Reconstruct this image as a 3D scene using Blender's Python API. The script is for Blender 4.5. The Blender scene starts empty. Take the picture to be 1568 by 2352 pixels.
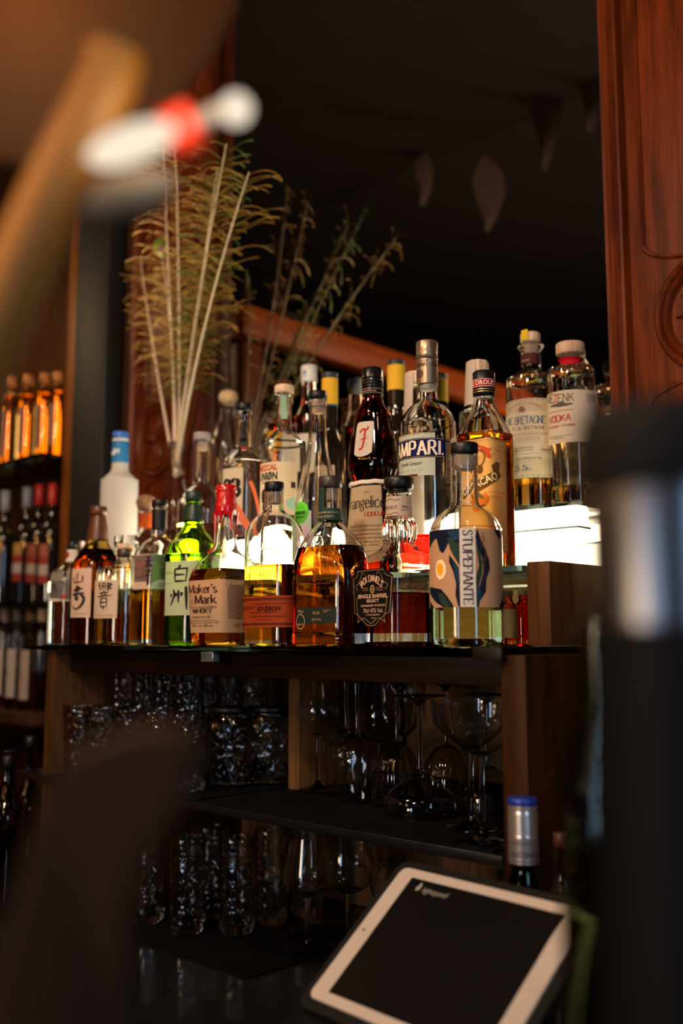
import bpy, bmesh, math, random
from math import sin, cos, tan, atan, pi, sqrt, radians
from mathutils import Vector, Matrix
random.seed(7)
sc = bpy.context.scene
COL = sc.collection
# ------------------------------------------------------------------ camera
EYE = 1.38                       # eye height above the floor; the bar's top glass shelf is at eye level
F_PX = 2290.0; PITCH = atan(298/2290); YAW = radians(43.8)
cam_d = bpy.data.cameras.new('camera'); cam = bpy.data.objects.new('camera', cam_d); COL.objects.link(cam)
cam.location = (0, 0, EYE); cam.rotation_euler = (pi/2+PITCH, 0, YAW)
cam_d.sensor_fit = 'VERTICAL'; cam_d.sensor_height = 36; cam_d.sensor_width = 24
cam_d.lens = 36*F_PX/2352
cam_d.clip_start = .02; cam_d.clip_end = 60
cam_d.dof.use_dof = True; cam_d.dof.focus_distance = 1.36; cam_d.dof.aperture_fstop = 2.4
sc.camera = cam
# ------------------------------------------------------------------ colour, sampling, world
sc.view_settings.view_transform = 'Standard'; sc.view_settings.look = 'None'
sc.view_settings.exposure = 0.0; sc.view_settings.gamma = 1.0; sc.view_settings.use_curve_mapping = False
cy = sc.cycles
cy.use_denoising = True; cy.max_bounces = 24; cy.diffuse_bounces = 3; cy.glossy_bounces = 14
cy.transmission_bounces = 22; cy.transparent_max_bounces = 24; cy.caustics_reflective = False
cy.caustics_refractive = True; cy.sample_clamp_indirect = 10.0; cy.blur_glossy = 0.3
cy.use_adaptive_sampling = True; cy.adaptive_threshold = 0.09; cy.adaptive_min_samples = 16
w = bpy.data.worlds.new('world'); sc.world = w; w.use_nodes = True
w.node_tree.nodes['Background'].inputs[0].default_value = (.9, .6, .4, 1)
w.node_tree.nodes['Background'].inputs[1].default_value = .006
# ------------------------------------------------------------------ lights of the room
def area(name, loc, target, size, power, col, sy=None):
    l = bpy.data.lights.new(name, 'AREA'); l.energy = power; l.color = col; l.size = size
    if sy: l.shape = 'RECTANGLE'; l.size_y = sy
    o = bpy.data.objects.new(name, l); COL.objects.link(o)
    o.location = Vector(loc)+Vector((0, 0, EYE))
    d = Vector(target)-Vector(loc); o.rotation_euler = d.to_track_quat('-Z', 'Y').to_euler(); return o
area('ceiling_downlight', (-.45, -.35, 1.12), (-1.05, 1.05, .05), .16, 17, (1, .76, .54))
area('ceiling_downlight', (-1.2, .1, 1.12), (-1.6, 1.2, .1), .14, 7, (1, .74, .50))
area('ceiling_downlight', (-.1, .35, 1.12), (-.62, 1.4, .3), .12, 1.3, (1, .60, .34))
area('ceiling_downlight', (-3.0, .9, 1.12), (-2.75, 1.4, .2), .3, 3.0, (1, .66, .34))
area('low_front_fill', (-.75, -2.0, .10), (-.95, 1.1, -.2), .35, 16, (1, .66, .38))  # unseen fill added to brighten the cabinet interior
area('room_lamp', (-1.2, -2.2, 1.1), (-1.8, -1.0, -.2), .5, 2, (1, .6, .3))
area('partition_light', (-1.3, -.9, 1.1), (-2.3, -.3, .9), .15, 1.7, (1, .5, .2))  # unseen warm light aimed at the reflected partition
# ------------------------------------------------------------------ picture <-> place (only to read sizes and places off the photo)
FW = Vector((-sin(YAW), cos(YAW), 0)); RT = Vector((cos(YAW), sin(YAW), 0)); UP = Vector((0, 0, 1))
def ray(u, v):
    dy = 1176-v; hf = F_PX*cos(PITCH)-dy*sin(PITCH)
    return FW*hf + RT*(u-784) + UP*(F_PX*sin(PITCH)+dy*cos(PITCH))
def proj(P):
    c, s = cos(PITCH), sin(PITCH); h = P.dot(FW); d = h*c+P.z*s; return 784+F_PX*P.dot(RT)/d, 1176-F_PX*(P.z*c-h*s)/d
def atY(u, v, Y): d = ray(u, v); return d*(Y/d.y)
def viaMirror(u, v, Y): P = atY(u, v, 2*1.455-Y); P.y = Y; return P
def atZ(u, v, z): d = ray(u, v); return d*(z/d.z)
def atD(u, v, D): d = ray(u, v); return d*(D/F_PX)
# ------------------------------------------------------------------ materials
def newmat(n):
    m = bpy.data.materials.new(n); m.use_nodes = True; nt = m.node_tree; nt.nodes.clear()
    return m, nt, nt.nodes.new('ShaderNodeOutputMaterial')
MC = {}
def pm(col, rough=.5, metal=0, name='plain', coat=0, spec=.5):
    k = ('p', col, rough, metal, coat, spec)
    if k in MC: return MC[k]
    m, nt, o = newmat(name); b = nt.nodes.new('ShaderNodeBsdfPrincipled')
    b.inputs['Base Color'].default_value = (*col, 1); b.inputs['Roughness'].default_value = rough
    b.inputs['Metallic'].default_value = metal; b.inputs['Coat Weight'].default_value = coat
    b.inputs['Specular IOR Level'].default_value = spec
    n = nt.nodes.new('ShaderNodeTexNoise'); n.inputs['Scale'].default_value = 60
    r = nt.nodes.new('ShaderNodeMapRange'); r.inputs[3].default_value = max(rough-.05, .02); r.inputs[4].default_value = rough+.05
    nt.links.new(n.outputs[0], r.inputs[0]); nt.links.new(r.outputs[0], b.inputs['Roughness'])
    nt.links.new(b.outputs[0], o.inputs[0]); MC[k] = m; return m
def glasscore(nt, o, col, ior, nrm=None, gr=.07, rough=0.0):
    "clear refraction with a polished surface reflection weighted by Fresnel"
    r = nt.nodes.new('ShaderNodeBsdfRefraction'); r.inputs['Color'].default_value = (*col, 1); r.inputs['IOR'].default_value = ior; r.inputs['Roughness'].default_value = rough
    g = nt.nodes.new('ShaderNodeBsdfGlossy'); g.inputs['Roughness'].default_value = gr
    f = nt.nodes.new('ShaderNodeFresnel'); f.inputs['IOR'].default_value = ior; mx = nt.nodes.new('ShaderNodeMixShader')
    nt.links.new(f.outputs[0], mx.inputs[0]); nt.links.new(r.outputs[0], mx.inputs[1]); nt.links.new(g.outputs[0], mx.inputs[2]); nt.links.new(mx.outputs[0], o.inputs[0])
    if nrm:
        for q in (r, g, f): nt.links.new(nrm, q.inputs['Normal'])
def glass(col=(1, 1, 1), ior=1.46, rough=0.0, wavy=0, wscale=40):
    k = ('g', col, ior, rough, wavy, wscale)
    if k in MC: return MC[k]
    m, nt, o = newmat('glass'); nrm = None
    if wavy:
        n = nt.nodes.new('ShaderNodeTexNoise'); n.inputs['Scale'].default_value = wscale; n.inputs['Detail'].default_value = 1
        bp = nt.nodes.new('ShaderNodeBump'); bp.inputs['Strength'].default_value = wavy; bp.inputs['Distance'].default_value = .003
        tc = nt.nodes.new('ShaderNodeTexCoord'); nt.links.new(tc.outputs['Object'], n.inputs['Vector'])
        nt.links.new(n.outputs[0], bp.inputs['Height']); nrm = bp.outputs[0]
    glasscore(nt, o, col, ior, nrm, rough=rough); MC[k] = m; return m
def cutglass(scale=70, strength=.8):
    k = ('cut', scale, strength)
    if k in MC: return MC[k]
    m, nt, o = newmat('pressed_glass')
    n = nt.nodes.new('ShaderNodeTexVoronoi'); n.inputs['Scale'].default_value = scale
    bp = nt.nodes.new('ShaderNodeBump'); bp.inputs['Strength'].default_value = strength; bp.inputs['Distance'].default_value = .004
    tc = nt.nodes.new('ShaderNodeTexCoord'); nt.links.new(tc.outputs['Object'], n.inputs['Vector'])
    nt.links.new(n.outputs[0], bp.inputs['Height']); glasscore(nt, o, (.97, .97, .97), 1.46, bp.outputs[0], gr=.1); MC[k] = m; return m
def liquid(col, edge=None):
    k = ('l', col, edge)
    if k in MC: return MC[k]
    m, nt, o = newmat('liquid'); b = nt.nodes.new('ShaderNodeBsdfTransparent')
    lw = nt.nodes.new('ShaderNodeLayerWeight'); lw.inputs[0].default_value = .35
    mx = nt.nodes.new('ShaderNodeMix'); mx.data_type = 'RGBA'
    e = edge or tuple(min(1, c**.5) for c in col)
    mx.inputs[6].default_value = (*col, 1); mx.inputs[7].default_value = (*e, 1)
    nt.links.new(lw.outputs['Facing'], mx.inputs[0]); nt.links.new(mx.outputs[2], b.inputs[0])
    nt.links.new(b.outputs[0], o.inputs[0]); MC[k] = m; return m
def thinglass(col=(.9, .97, .93), refl=1.0):
    k = ('tg', col, refl)
    if k in MC: return MC[k]
    m, nt, o = newmat('sheet_glass'); t = nt.nodes.new('ShaderNodeBsdfTransparent'); t.inputs[0].default_value = (*col, 1)
    g = nt.nodes.new('ShaderNodeBsdfGlossy'); g.inputs['Roughness'].default_value = .03
    f = nt.nodes.new('ShaderNodeFresnel'); f.inputs[0].default_value = 1.5
    mx = nt.nodes.new('ShaderNodeMixShader'); nt.links.new(f.outputs[0], mx.inputs[0])
    nt.links.new(t.outputs[0], mx.inputs[1]); nt.links.new(g.outputs[0], mx.inputs[2]); nt.links.new(mx.outputs[0], o.inputs[0])
    MC[k] = m; return m
def paper(col, trans=.35, rough=.6, spec=.15):
    k = ('pa', col, trans, spec)
    if k in MC: return MC[k]
    m, nt, o = newmat('paper'); d = nt.nodes.new('ShaderNodeBsdfPrincipled'); t = nt.nodes.new('ShaderNodeBsdfTranslucent')
    d.inputs['Roughness'].default_value = rough; d.inputs['Specular IOR Level'].default_value = spec
    n = nt.nodes.new('ShaderNodeTexNoise'); n.inputs['Scale'].default_value = 350
    mp = nt.nodes.new('ShaderNodeMix'); mp.data_type = 'RGBA'
    mp.inputs[6].default_value = (*[c*.93 for c in col], 1); mp.inputs[7].default_value = (*[min(1, c*1.05) for c in col], 1)
    nt.links.new(n.outputs[0], mp.inputs[0]); nt.links.new(mp.outputs[2], d.inputs[0]); nt.links.new(mp.outputs[2], t.inputs[0])
    mx = nt.nodes.new('ShaderNodeMixShader'); mx.inputs[0].default_value = trans
    nt.links.new(d.outputs[0], mx.inputs[1]); nt.links.new(t.outputs[0], mx.inputs[2]); nt.links.new(mx.outputs[0], o.inputs[0])
    MC[k] = m; return m
def ink(col): return paper(col, 0, .6, .06)
def emis(col, s):
    k = ('e', col, s)
    if k in MC: return MC[k]
    m, nt, o = newmat('lamp_light'); e = nt.nodes.new('ShaderNodeEmission')
    e.inputs[0].default_value = (*col, 1); e.inputs[1].default_value = s
    nt.links.new(e.outputs[0], o.inputs[0]); MC[k] = m; return m
def wood(c1, c2, rough=.45, axis='Z', scale=9, coat=0, name='wood'):
    k = ('w', c1, c2, rough, axis, scale, coat)
    if k in MC: return MC[k]
    m, nt, o = newmat(name); b = nt.nodes.new('ShaderNodeBsdfPrincipled'); tc = nt.nodes.new('ShaderNodeTexCoord')
    mp = nt.nodes.new('ShaderNodeMapping')
    s = [scale*7]*3; s['XYZ'.index(axis)] = scale*.5; mp.inputs['Scale'].default_value = s
    n = nt.nodes.new('ShaderNodeTexNoise'); n.inputs['Scale'].default_value = 1; n.inputs['Detail'].default_value = 6; n.inputs['Distortion'].default_value = .6
    n2 = nt.nodes.new('ShaderNodeTexNoise'); n2.inputs['Scale'].default_value = 5; n2.inputs['Detail'].default_value = 3
    nt.links.new(tc.outputs['Object'], mp.inputs[0]); nt.links.new(mp.outputs[0], n.inputs['Vector']); nt.links.new(mp.outputs[0], n2.inputs['Vector'])
    ad = nt.nodes.new('ShaderNodeMath'); ad.operation = 'ADD'
    ml = nt.nodes.new('ShaderNodeMath'); ml.operation = 'MULTIPLY'; ml.inputs[1].default_value = .35
    nt.links.new(n2.outputs[0], ml.inputs[0]); nt.links.new(n.outputs[0], ad.inputs[0]); nt.links.new(ml.outputs[0], ad.inputs[1])
    cr = nt.nodes.new('ShaderNodeValToRGB'); cr.color_ramp.elements[0].position = .5; cr.color_ramp.elements[1].position = .85
    cr.color_ramp.elements[0].color = (*c1, 1); cr.color_ramp.elements[1].color = (*c2, 1)
    nt.links.new(ad.outputs[0], cr.inputs[0]); nt.links.new(cr.outputs[0], b.inputs['Base Color'])
    bp = nt.nodes.new('ShaderNodeBump'); bp.inputs['Strength'].default_value = .12; bp.inputs['Distance'].default_value = .002
    nt.links.new(ad.outputs[0], bp.inputs['Height']); nt.links.new(bp.outputs[0], b.inputs['Normal'])
    b.inputs['Roughness'].default_value = rough; b.inputs['Coat Weight'].default_value = coat; b.inputs['Coat Roughness'].default_value = .25; b.inputs['Specular IOR Level'].default_value = .16
    nt.links.new(b.outputs[0], o.inputs[0]); MC[k] = m; return m
MAHOG = wood((.055, .0085, .001), (.15, .026, .0035), name='mahogany')
MAHOGX = wood((.055, .0085, .001), (.15, .026, .0035), axis='X', name='mahogany')
MAHOGY = wood((.20, .035, .004), (.38, .08, .01), axis='Y', name='mahogany')
OAK = wood((.034, .014, .003), (.080, .034, .008), rough=.6, coat=0, name='brown_oak')
OAKD = wood((.03, .014, .006), (.07, .03, .012), rough=.5, coat=0, name='dark_oak')
BLK = pm((.005, .005, .006), .45, spec=.3); BLKG = pm((.01, .01, .012), .2); BLKM = pm((.005, .005, .006), .38, spec=.35)
CORK = wood((.45, .28, .15), (.7, .5, .3), rough=.8, coat=0, scale=40, name='cork')
PALEW = wood((.55, .38, .24), (.75, .56, .38), rough=.6, coat=0, scale=30, name='pale_wood')
# ------------------------------------------------------------------ scene-tree helpers
def link(o, parent=None):
    COL.objects.link(o)
    if parent: o.parent = parent
    return o
def mobj(name, verts, faces, mat, parent=None, loc=None, smooth=True):
    me = bpy.data.meshes.new(name); me.from_pydata([tuple(v) for v in verts], [], faces)
    bm = bmesh.new(); bm.from_mesh(me); bmesh.ops.recalc_face_normals(bm, faces=bm.faces); bm.to_mesh(me); bm.free()
    me.materials.append(mat)
    if smooth: me.shade_smooth(); 
    o = bpy.data.objects.new(name, me)
    if smooth:
        try: me.set_sharp_from_angle(angle=radians(50))
        except Exception: pass
    if loc is not None: o.location = loc
    return link(o, parent)
def tag(o, label, cat, group=None):
    o['label'] = label; o['category'] = cat
    if group: o['group'] = group
    return o
def struct(o): o['kind'] = 'structure'; return o
def W(p): return Vector((p[0], p[1], p[2]+EYE))
def thing(name, p, label, cat, group=None):
    o = bpy.data.objects.new(name, None); o.empty_display_size = .02; o.location = W(p); link(o)
    return tag(o, label, cat, group)
class MB:
    def __init__(s): s.v = []; s.f = []
    def add(s, v, f): n = len(s.v); s.v += [tuple(x) for x in v]; s.f += [tuple(i+n for i in q) for q in f]; return s
    def box(s, a, b, bev=0):
        x0, y0, z0 = a; x1, y1, z1 = b
        if bev:
            bm = bmesh.new(); bmesh.ops.create_cube(bm, size=1)
            for q in bm.verts: q.co = Vector(((x0+x1)/2+q.co.x*(x1-x0), (y0+y1)/2+q.co.y*(y1-y0), (z0+z1)/2+q.co.z*(z1-z0)))
            bmesh.ops.bevel(bm, geom=bm.edges[:], offset=bev, segments=2, affect='EDGES', profile=.5)
            bm.verts.index_update(); s.add([q.co.copy() for q in bm.verts], [[q.index for q in f.verts] for f in bm.faces]); bm.free(); return s
        v = [(x0, y0, z0), (x1, y0, z0), (x1, y1, z0), (x0, y1, z0), (x0, y0, z1), (x1, y0, z1), (x1, y1, z1), (x0, y1, z1)]
        return s.add(v, [(0, 3, 2, 1), (4, 5, 6, 7), (0, 1, 5, 4), (1, 2, 6, 5), (2, 3, 7, 6), (3, 0, 4, 7)])
    def tube(s, pts, r, n=10, caps=True):
        pts = [Vector(p) for p in pts]; N = len(pts); rr = r if isinstance(r, (list, tuple)) else [r]*N
        v = []; f = []; pn = None
        for i, p in enumerate(pts):
            t = (pts[min(i+1, N-1)]-pts[max(i-1, 0)]).normalized()
            if pn is None: pn = t.orthogonal().normalized()
            pn = (pn-t*pn.dot(t)).normalized(); b = t.cross(pn)
            for k in range(n): a = 2*pi*k/n; v.append(p+(pn*cos(a)+b*sin(a))*rr[i])
        for i in range(N-1):
            for k in range(n): f.append((i*n+k, i*n+(k+1) % n, (i+1)*n+(k+1) % n, (i+1)*n+k))
        if caps: f.append(tuple(range(n-1, -1, -1))); f.append(tuple((N-1)*n+k for k in range(n)))
        return s.add(v, f)
    def obj(s, name, mat, parent=None, loc=None, smooth=True): return mobj(name, s.v, s.f, mat, parent, loc, smooth)
def crm(pts, k=5):
    "Catmull-Rom through tuples; a point written twice stays a corner"
    out = []; P = [tuple(map(float, p)) for p in pts]; n = len(P)
    for i in range(n-1):
        p1, p2 = P[i], P[i+1]
        if p1 == p2: continue
        p0 = P[i-1] if i > 0 else p1; p3 = P[i+2] if i+2 < n else p2
        for j in range(k):
            t = j/k
            out.append(tuple(.5*((2*b)+(c-a)*t+(2*a-5*b+4*c-d)*t*t+(3*b-a-3*c+d)*t**3) for a, b, c, d in zip(p0, p1, p2, p3)))
    out.append(P[-1]); return out
def se(a, b, p, th, k=0, amp=0):
    c, s = cos(th), sin(th); m = 1+(amp*cos(k*th) if k else 0)
    return (a*m*math.copysign(abs(c)**(2/p), c), b*m*math.copysign(abs(s)**(2/p), s))
def loft(secs, n=48, close=True):
    "secs: (z,a,b,p[,ribs,amp]) rings; a<1e-5 collapses to a point"
    v = []; f = []; prev = None
    for s in secs:
        z, a, b, p = s[:4]; k, amp = (s[4], s[5]) if len(s) > 5 else (0, 0)
        if a < 1e-5: idx = [len(v)]; v.append((0, 0, z))
        else:
            idx = list(range(len(v), len(v)+n))
            for i in range(n): x, y = se(a, b, p, 2*pi*i/n, k, amp); v.append((x, y, z))
        if prev:
            if len(prev) == 1 and len(idx) > 1:
                for i in range(n): f.append((prev[0], idx[(i+1) % n], idx[i]))
            elif len(idx) == 1 and len(prev) > 1:
                for i in range(n): f.append((prev[i], prev[(i+1) % n], idx[0]))
            elif len(idx) > 1:
                for i in range(n): f.append((prev[i], prev[(i+1) % n], idx[(i+1) % n], idx[i]))
        prev = idx
    return v, f
def lathe(prof, n=48, p=2, ribs=0, amp=0):
    return loft([(z, r, r, p)+((ribs, amp) if ribs else ()) for r, z in prof], n)
def solid(a, b, z0, z1, p=2, bev=.001, ribs=0, amp=0, n=40):
    S = [(z0, 0, 0, p), (z0, a-bev, b-bev, p), (z0+bev, a, b, p, ribs, amp), (z1-bev, a, b, p, ribs, amp), (z1, a-bev, b-bev, p), (z1, 0, 0, p)]
    return loft(S, n)
# ------------------------------------------------------------------ lettering: a small pen font with serifs, brush strokes, and the built-in sans
PEN = {
'A': (.74, "0,0 .37,1;.37,1 .74,0;.13,.36 .61,.36"), 'B': (.62, "0,0 0,1;~0,1 .42,1 .54,.77 .4,.54 0,.54;~0,.54 .5,.52 .62,.27 .48,0 0,0"),
'C': (.68, "~.66,.8 .45,.99 .12,.84 .02,.5 .12,.16 .45,.01 .68,.2"), 'D': (.72, "0,0 0,1;~0,1 .45,.98 .7,.7 .7,.3 .45,.02 0,0"),
'E': (.56, "0,0 0,1;0,1 .54,1 .54,.84;0,.52 .42,.52;0,0 .56,0 .56,.17"), 'F': (.54, "0,0 0,1;0,1 .54,1 .54,.82;0,.52 .42,.52"),
'G': (.74, "~.66,.8 .45,.99 .12,.84 .02,.5 .12,.16 .45,.01 .7,.14;.7,.08 .7,.45;.5,.45 .74,.45"), 'H': (.7, "0,0 0,1;.7,0 .7,1;0,.52 .7,.52"),
'I': (.06, ".03,0 .03,1"), 'J': (.34, "~.3,1 .3,.3 .22,0 .02,.02"), 'K': (.68, "0,0 0,1;.62,1 .04,.45;.2,.6 .68,0"), 'L': (.54, "0,0 0,1;0,0 .54,0 .54,.2"),
'M': (.86, "0,0 .06,1;.06,1 .43,.05;.43,.05 .8,1;.8,1 .86,0"), 'N': (.72, "0,0 0,1;0,1 .7,0;.7,0 .7,1"),
'O': (.76, "~.38,1 .1,.86 .02,.5 .1,.14 .38,0 .66,.14 .74,.5 .66,.86 .38,1"), 'P': (.58, "0,0 0,1;~0,1 .45,.99 .58,.75 .45,.5 0,.48"),
'Q': (.76, "~.38,1 .1,.86 .02,.5 .1,.14 .38,0 .66,.14 .74,.5 .66,.86 .38,1;~.4,.05 .6,-.15 .85,-.2"), 'R': (.68, "0,0 0,1;~0,1 .42,.99 .55,.76 .42,.53 0,.51;.28,.52 .68,0"),
'S': (.54, "~.5,.82 .36,.99 .12,.95 .04,.76 .2,.58 .42,.44 .52,.24 .4,.03 .14,.02 .02,.2"), 'T': (.66, ".33,0 .33,1;.0,.84 0,1 .66,1 .66,.84"),
'U': (.68, "~.02,1 .02,.3 .15,.03 .34,0 .53,.03 .66,.3 .66,1"), 'V': (.7, "0,1 .35,0;.35,0 .7,1"), 'W': (.98, "0,1 .25,0;.25,0 .49,.9;.49,.9 .73,0;.73,0 .98,1"),
'Y': (.68, "0,1 .34,.48;.68,1 .34,.48;.34,.48 .34,0"), 'Z': (.6, "0,.85 0,1 .6,1;.6,1 0,0;0,0 .6,0 .6,.16"), 'X': (.66, "0,0 .66,1;0,1 .66,0"),
'a': (.5, "~.06,.55 .25,.66 .42,.55 .42,.2;.42,.4 .42,.0;~.42,.38 .12,.34 .03,.14 .15,0 .3,.03 .42,.16;~.42,.1 .46,0 .54,.04"),
'c': (.46, "~.42,.54 .25,.66 .05,.5 .03,.2 .2,0 .44,.12"), 'e': (.48, "~.05,.36 .44,.36 .42,.56 .25,.66 .06,.5 .03,.22 .2,0 .46,.12"),
'g': (.5, "~.24,.66 .05,.55 .05,.35 .24,.26 .42,.36 .42,.55 .24,.66;~.36,.62 .5,.72;~.1,.28 .08,.15 .4,.06 .42,-.12 .22,-.26 .02,-.16 .1,.02"),
'i': (.1, ".05,0 .05,.64;.05,.86 .05,.92"), 'k': (.52, "0,0 0,1;.46,.64 .04,.26;.16,.36 .52,0"), 'l': (.08, ".04,0 .04,1"),
'n': (.5, ".04,0 .04,.64;~.04,.48 .22,.66 .42,.56 .44,.3 .44,0"), 'o': (.5, "~.25,.66 .06,.55 .02,.33 .06,.1 .25,0 .44,.1 .48,.33 .44,.55 .25,.66"),
'r': (.36, ".04,0 .04,.64;~.04,.44 .18,.64 .36,.6"), 's': (.38, "~.34,.54 .2,.66 .04,.55 .1,.38 .32,.26 .34,.1 .18,0 .02,.12"), "'": (.1, ".05,1 .05,.78"), '.': (.08, ".04,0 .04,.08"), ' ': (.3, ""),
'5': (.5, ".46,1 .08,1 .06,.56;~.06,.56 .3,.64 .48,.44 .42,.1 .2,0 .02,.1"), '2': (.54, "~.04,.78 .2,1 .46,.9 .46,.66 .25,.35 .02,.04;.02,.04 .54,.04"),
'3': (.52, "~.04,.82 .2,1 .44,.92 .44,.66 .2,.55;~.2,.55 .48,.46 .5,.2 .3,0 .04,.1"),
}
def strokes(spec):
    out = []
    for s in spec.split(';'):
        s = s.strip()
        if not s: continue
        sm = s[0] == '~'; pts = [tuple(float(q) for q in t.split(',')) for t in s.lstrip('~').split()]
        out.append(crm(pts, 6) if sm and len(pts) > 2 else pts)
    return out
def ribbon(pts, wf, mb):
    N = len(pts); V = []
    for i, p in enumerate(pts):
        a = pts[max(i-1, 0)]; b = pts[min(i+1, N-1)]; dx, dy = b[0]-a[0], b[1]-a[1]; L = sqrt(dx*dx+dy*dy) or 1
        dx /= L; dy /= L; h = wf(dx, dy, i/(N-1))/2
        V += [(p[0]-dy*h, p[1]+dx*h, 0), (p[0]+dy*h, p[1]-dx*h, 0)]
    mb.add(V, [(2*i, 2*i+1, 2*i+3, 2*i+2) for i in range(N-1)])
def pen_text(s, h, thick=.15, thin=.06, serif=.12, gap=.14, sx=1):
    mb = MB(); x = 0
    for ch in s:
        wd, sp = PEN.get(ch, PEN.get(ch.upper(), (.3, "")))
        for st in strokes(sp):
            st = [(x+a*sx, b) for a, b in st]
            ribbon(st, lambda dx, dy, t: thin+(thick-thin)*abs(dy)**1.5, mb)
            if serif:
                for e, q in ((st[0], st[1]), (st[-1], st[-2])):
                    if abs(e[1]-q[1]) > abs(e[0]-q[0])*1.0 and min(abs(e[1]), abs(e[1]-1), abs(e[1]-.64)) < .02 and abs(e[1]-q[1]) > .15:
                        y = e[1]; d = thin*.5 if e[1] < .02 else -thin*.5
                        mb.add([(e[0]-serif, y, 0), (e[0]+serif, y, 0), (e[0]+serif, y+2*d, 0), (e[0]-serif, y+2*d, 0)], [(0, 1, 2, 3)])
        x += wd*sx+gap
    x -= gap
    mb.v = [(a*h, b*h, 0) for a, b, c in mb.v]; return mb, x*h
def sans(s, h, bold=0, shear=0, sx=1, sp=1):
    c = bpy.data.curves.new('t', 'FONT'); c.body = s; c.size = h/.72; c.offset = bold*h; c.shear = shear; c.resolution_u = 2; c.space_character = sp
    o = bpy.data.objects.new('t', c); COL.objects.link(o); me = bpy.data.meshes.new_from_object(o.evaluated_get(bpy.context.evaluated_depsgraph_get()))
    mb = MB(); mb.add([(v.co.x*sx, v.co.y, 0) for v in me.vertices], [tuple(p.vertices) for p in me.polygons])
    bpy.data.objects.remove(o); bpy.data.curves.remove(c); bpy.data.meshes.remove(me)
    return mb, (max([v[0] for v in mb.v]) if mb.v else 0)
def T(s, x, z, h, font='sans', align='c', rot=0, arch=0, **k):
    "flat lettering centred on x, baseline z; arch = radius of the baseline's arc"
    mb, wd = (pen_text if font == 'pen' else sans)(s, h, **k)
    off = {'c': -wd/2, 'l': 0, 'r': -wd}[align]; V = []
    for a, b, c in mb.v:
        a += off
        if arch: th = a/arch; a, b = (arch+b)*sin(th), (arch+b)*cos(th)-arch
        if rot: a, b = a*cos(rot)-b*sin(rot), a*sin(rot)+b*cos(rot)
        V.append((a+x, b+z, 0))
    mb.v = V; return mb
def archfit(s, cx, z, h, width, R, **k):
    m0, wd = pen_text(s, h, **k); k['sx'] = k.get('sx', 1); f = width/wd; mb = MB()
    V = []
    for a, b, c in m0.v: th = (a-wd/2)*f/R; V.append((cx+(R+b)*sin(th), z+(R+b)*cos(th)-R, 0))
    mb.v = V; mb.f = m0.f; return mb
def brush(spec, x, z, h, w=.1, sx=1):
    mb = MB()
    for st in strokes(spec):
        st = crm(st, 4) if len(st) == 2 else st
        ribbon([(x+(a-.5)*h*sx, z+b*h) for a, b in st], lambda dx, dy, t: h*w*(.55+.75*sin(pi*min(1, .25+t*.8)))*(1.0 if abs(dy) > .5 else .8), mb)
    return mb
def lines(x, z, w, n, dz, h, fill=.9):
    "rows of unreadably small print: each word a tiny bar"
    mb = MB()
    for i in range(n):
        a = x
        while a < x+w*(1 if i < n-1 else .6):
            l = random.uniform(.02, .09)*w*.9; b = min(a+l, x+w)
            mb.add([(a, z-i*dz, 0), (b, z-i*dz, 0), (b, z-i*dz+h, 0), (a, z-i*dz+h, 0)], [(0, 1, 2, 3)]); a = b+.018*w
    return mb
def rect(x0, z0, x1, z1): return MB().add([(x0, z0, 0), (x1, z0, 0), (x1, z1, 0), (x0, z1, 0)], [(0, 1, 2, 3)])
def poly(pts): return MB().add([(a, b, 0) for a, b in pts], [tuple(range(len(pts)))])
def ell(cx, cz, rx, rz, n=28): return poly([(cx+rx*cos(2*pi*i/n), cz+rz*sin(2*pi*i/n)) for i in range(n)])
def ring(cx, cz, rx, rz, t, n=32):
    mb = MB(); V = []
    for i in range(n):
        a = 2*pi*i/n; V += [(cx+rx*cos(a), cz+rz*sin(a), 0), (cx+(rx-t)*cos(a), cz+(rz-t)*sin(a), 0)]
    return mb.add(V, [(2*i, 2*i+1, (2*i+3) % (2*n), (2*i+2) % (2*n)) for i in range(n)])
def frame(x0, z0, x1, z1, t):
    return join(rect(x0, z0, x1, z0+t), rect(x0, z1-t, x1, z1), rect(x0, z0, x0+t, z1), rect(x1-t, z0, x1, z1))
def line2(pts, w, sm=True):
    mb = MB(); ribbon(crm(pts, 5) if sm and len(pts) > 2 else pts, lambda dx, dy, t: w, mb); return mb
def join(*ms):
    r = MB()
    for m in ms: r.add(m.v, m.f)
    return r
def conform(mb, fn, step=.004, stepz=0):
    "cut a flat (x,z) drawing into narrow columns and lay it on a surface fn(x,z)"
    bm = bmesh.new(); vs = [bm.verts.new(v) for v in mb.v]
    for f in mb.f:
        if len(set(f)) > 2:
            try: bm.faces.new([vs[i] for i in f])
            except ValueError: pass
    big = [f for f in bm.faces if len(f.verts) > 4]
    if big: bmesh.ops.triangulate(bm, faces=big, ngon_method='EAR_CLIP')
    xs = [v[0] for v in mb.v]; zs = [v[1] for v in mb.v]
    def cut(ax, lo, hi, st):
        k = math.ceil(lo/st)
        while k*st < hi:
            co = (k*st, 0, 0) if ax == 0 else (0, k*st, 0)
            bmesh.ops.bisect_plane(bm, geom=bm.verts[:]+bm.edges[:]+bm.faces[:], plane_co=co, plane_no=(1, 0, 0) if ax == 0 else (0, 1, 0)); k += 1
    if step: cut(0, min(xs), max(xs), step)
    if stepz: cut(1, min(zs), max(zs), stepz)
    bm.verts.index_update(); V = [fn(v.co.x, v.co.y) for v in bm.verts]; Fs = [[q.index for q in f.verts] for f in bm.faces]; bm.free(); return V, Fs
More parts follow.
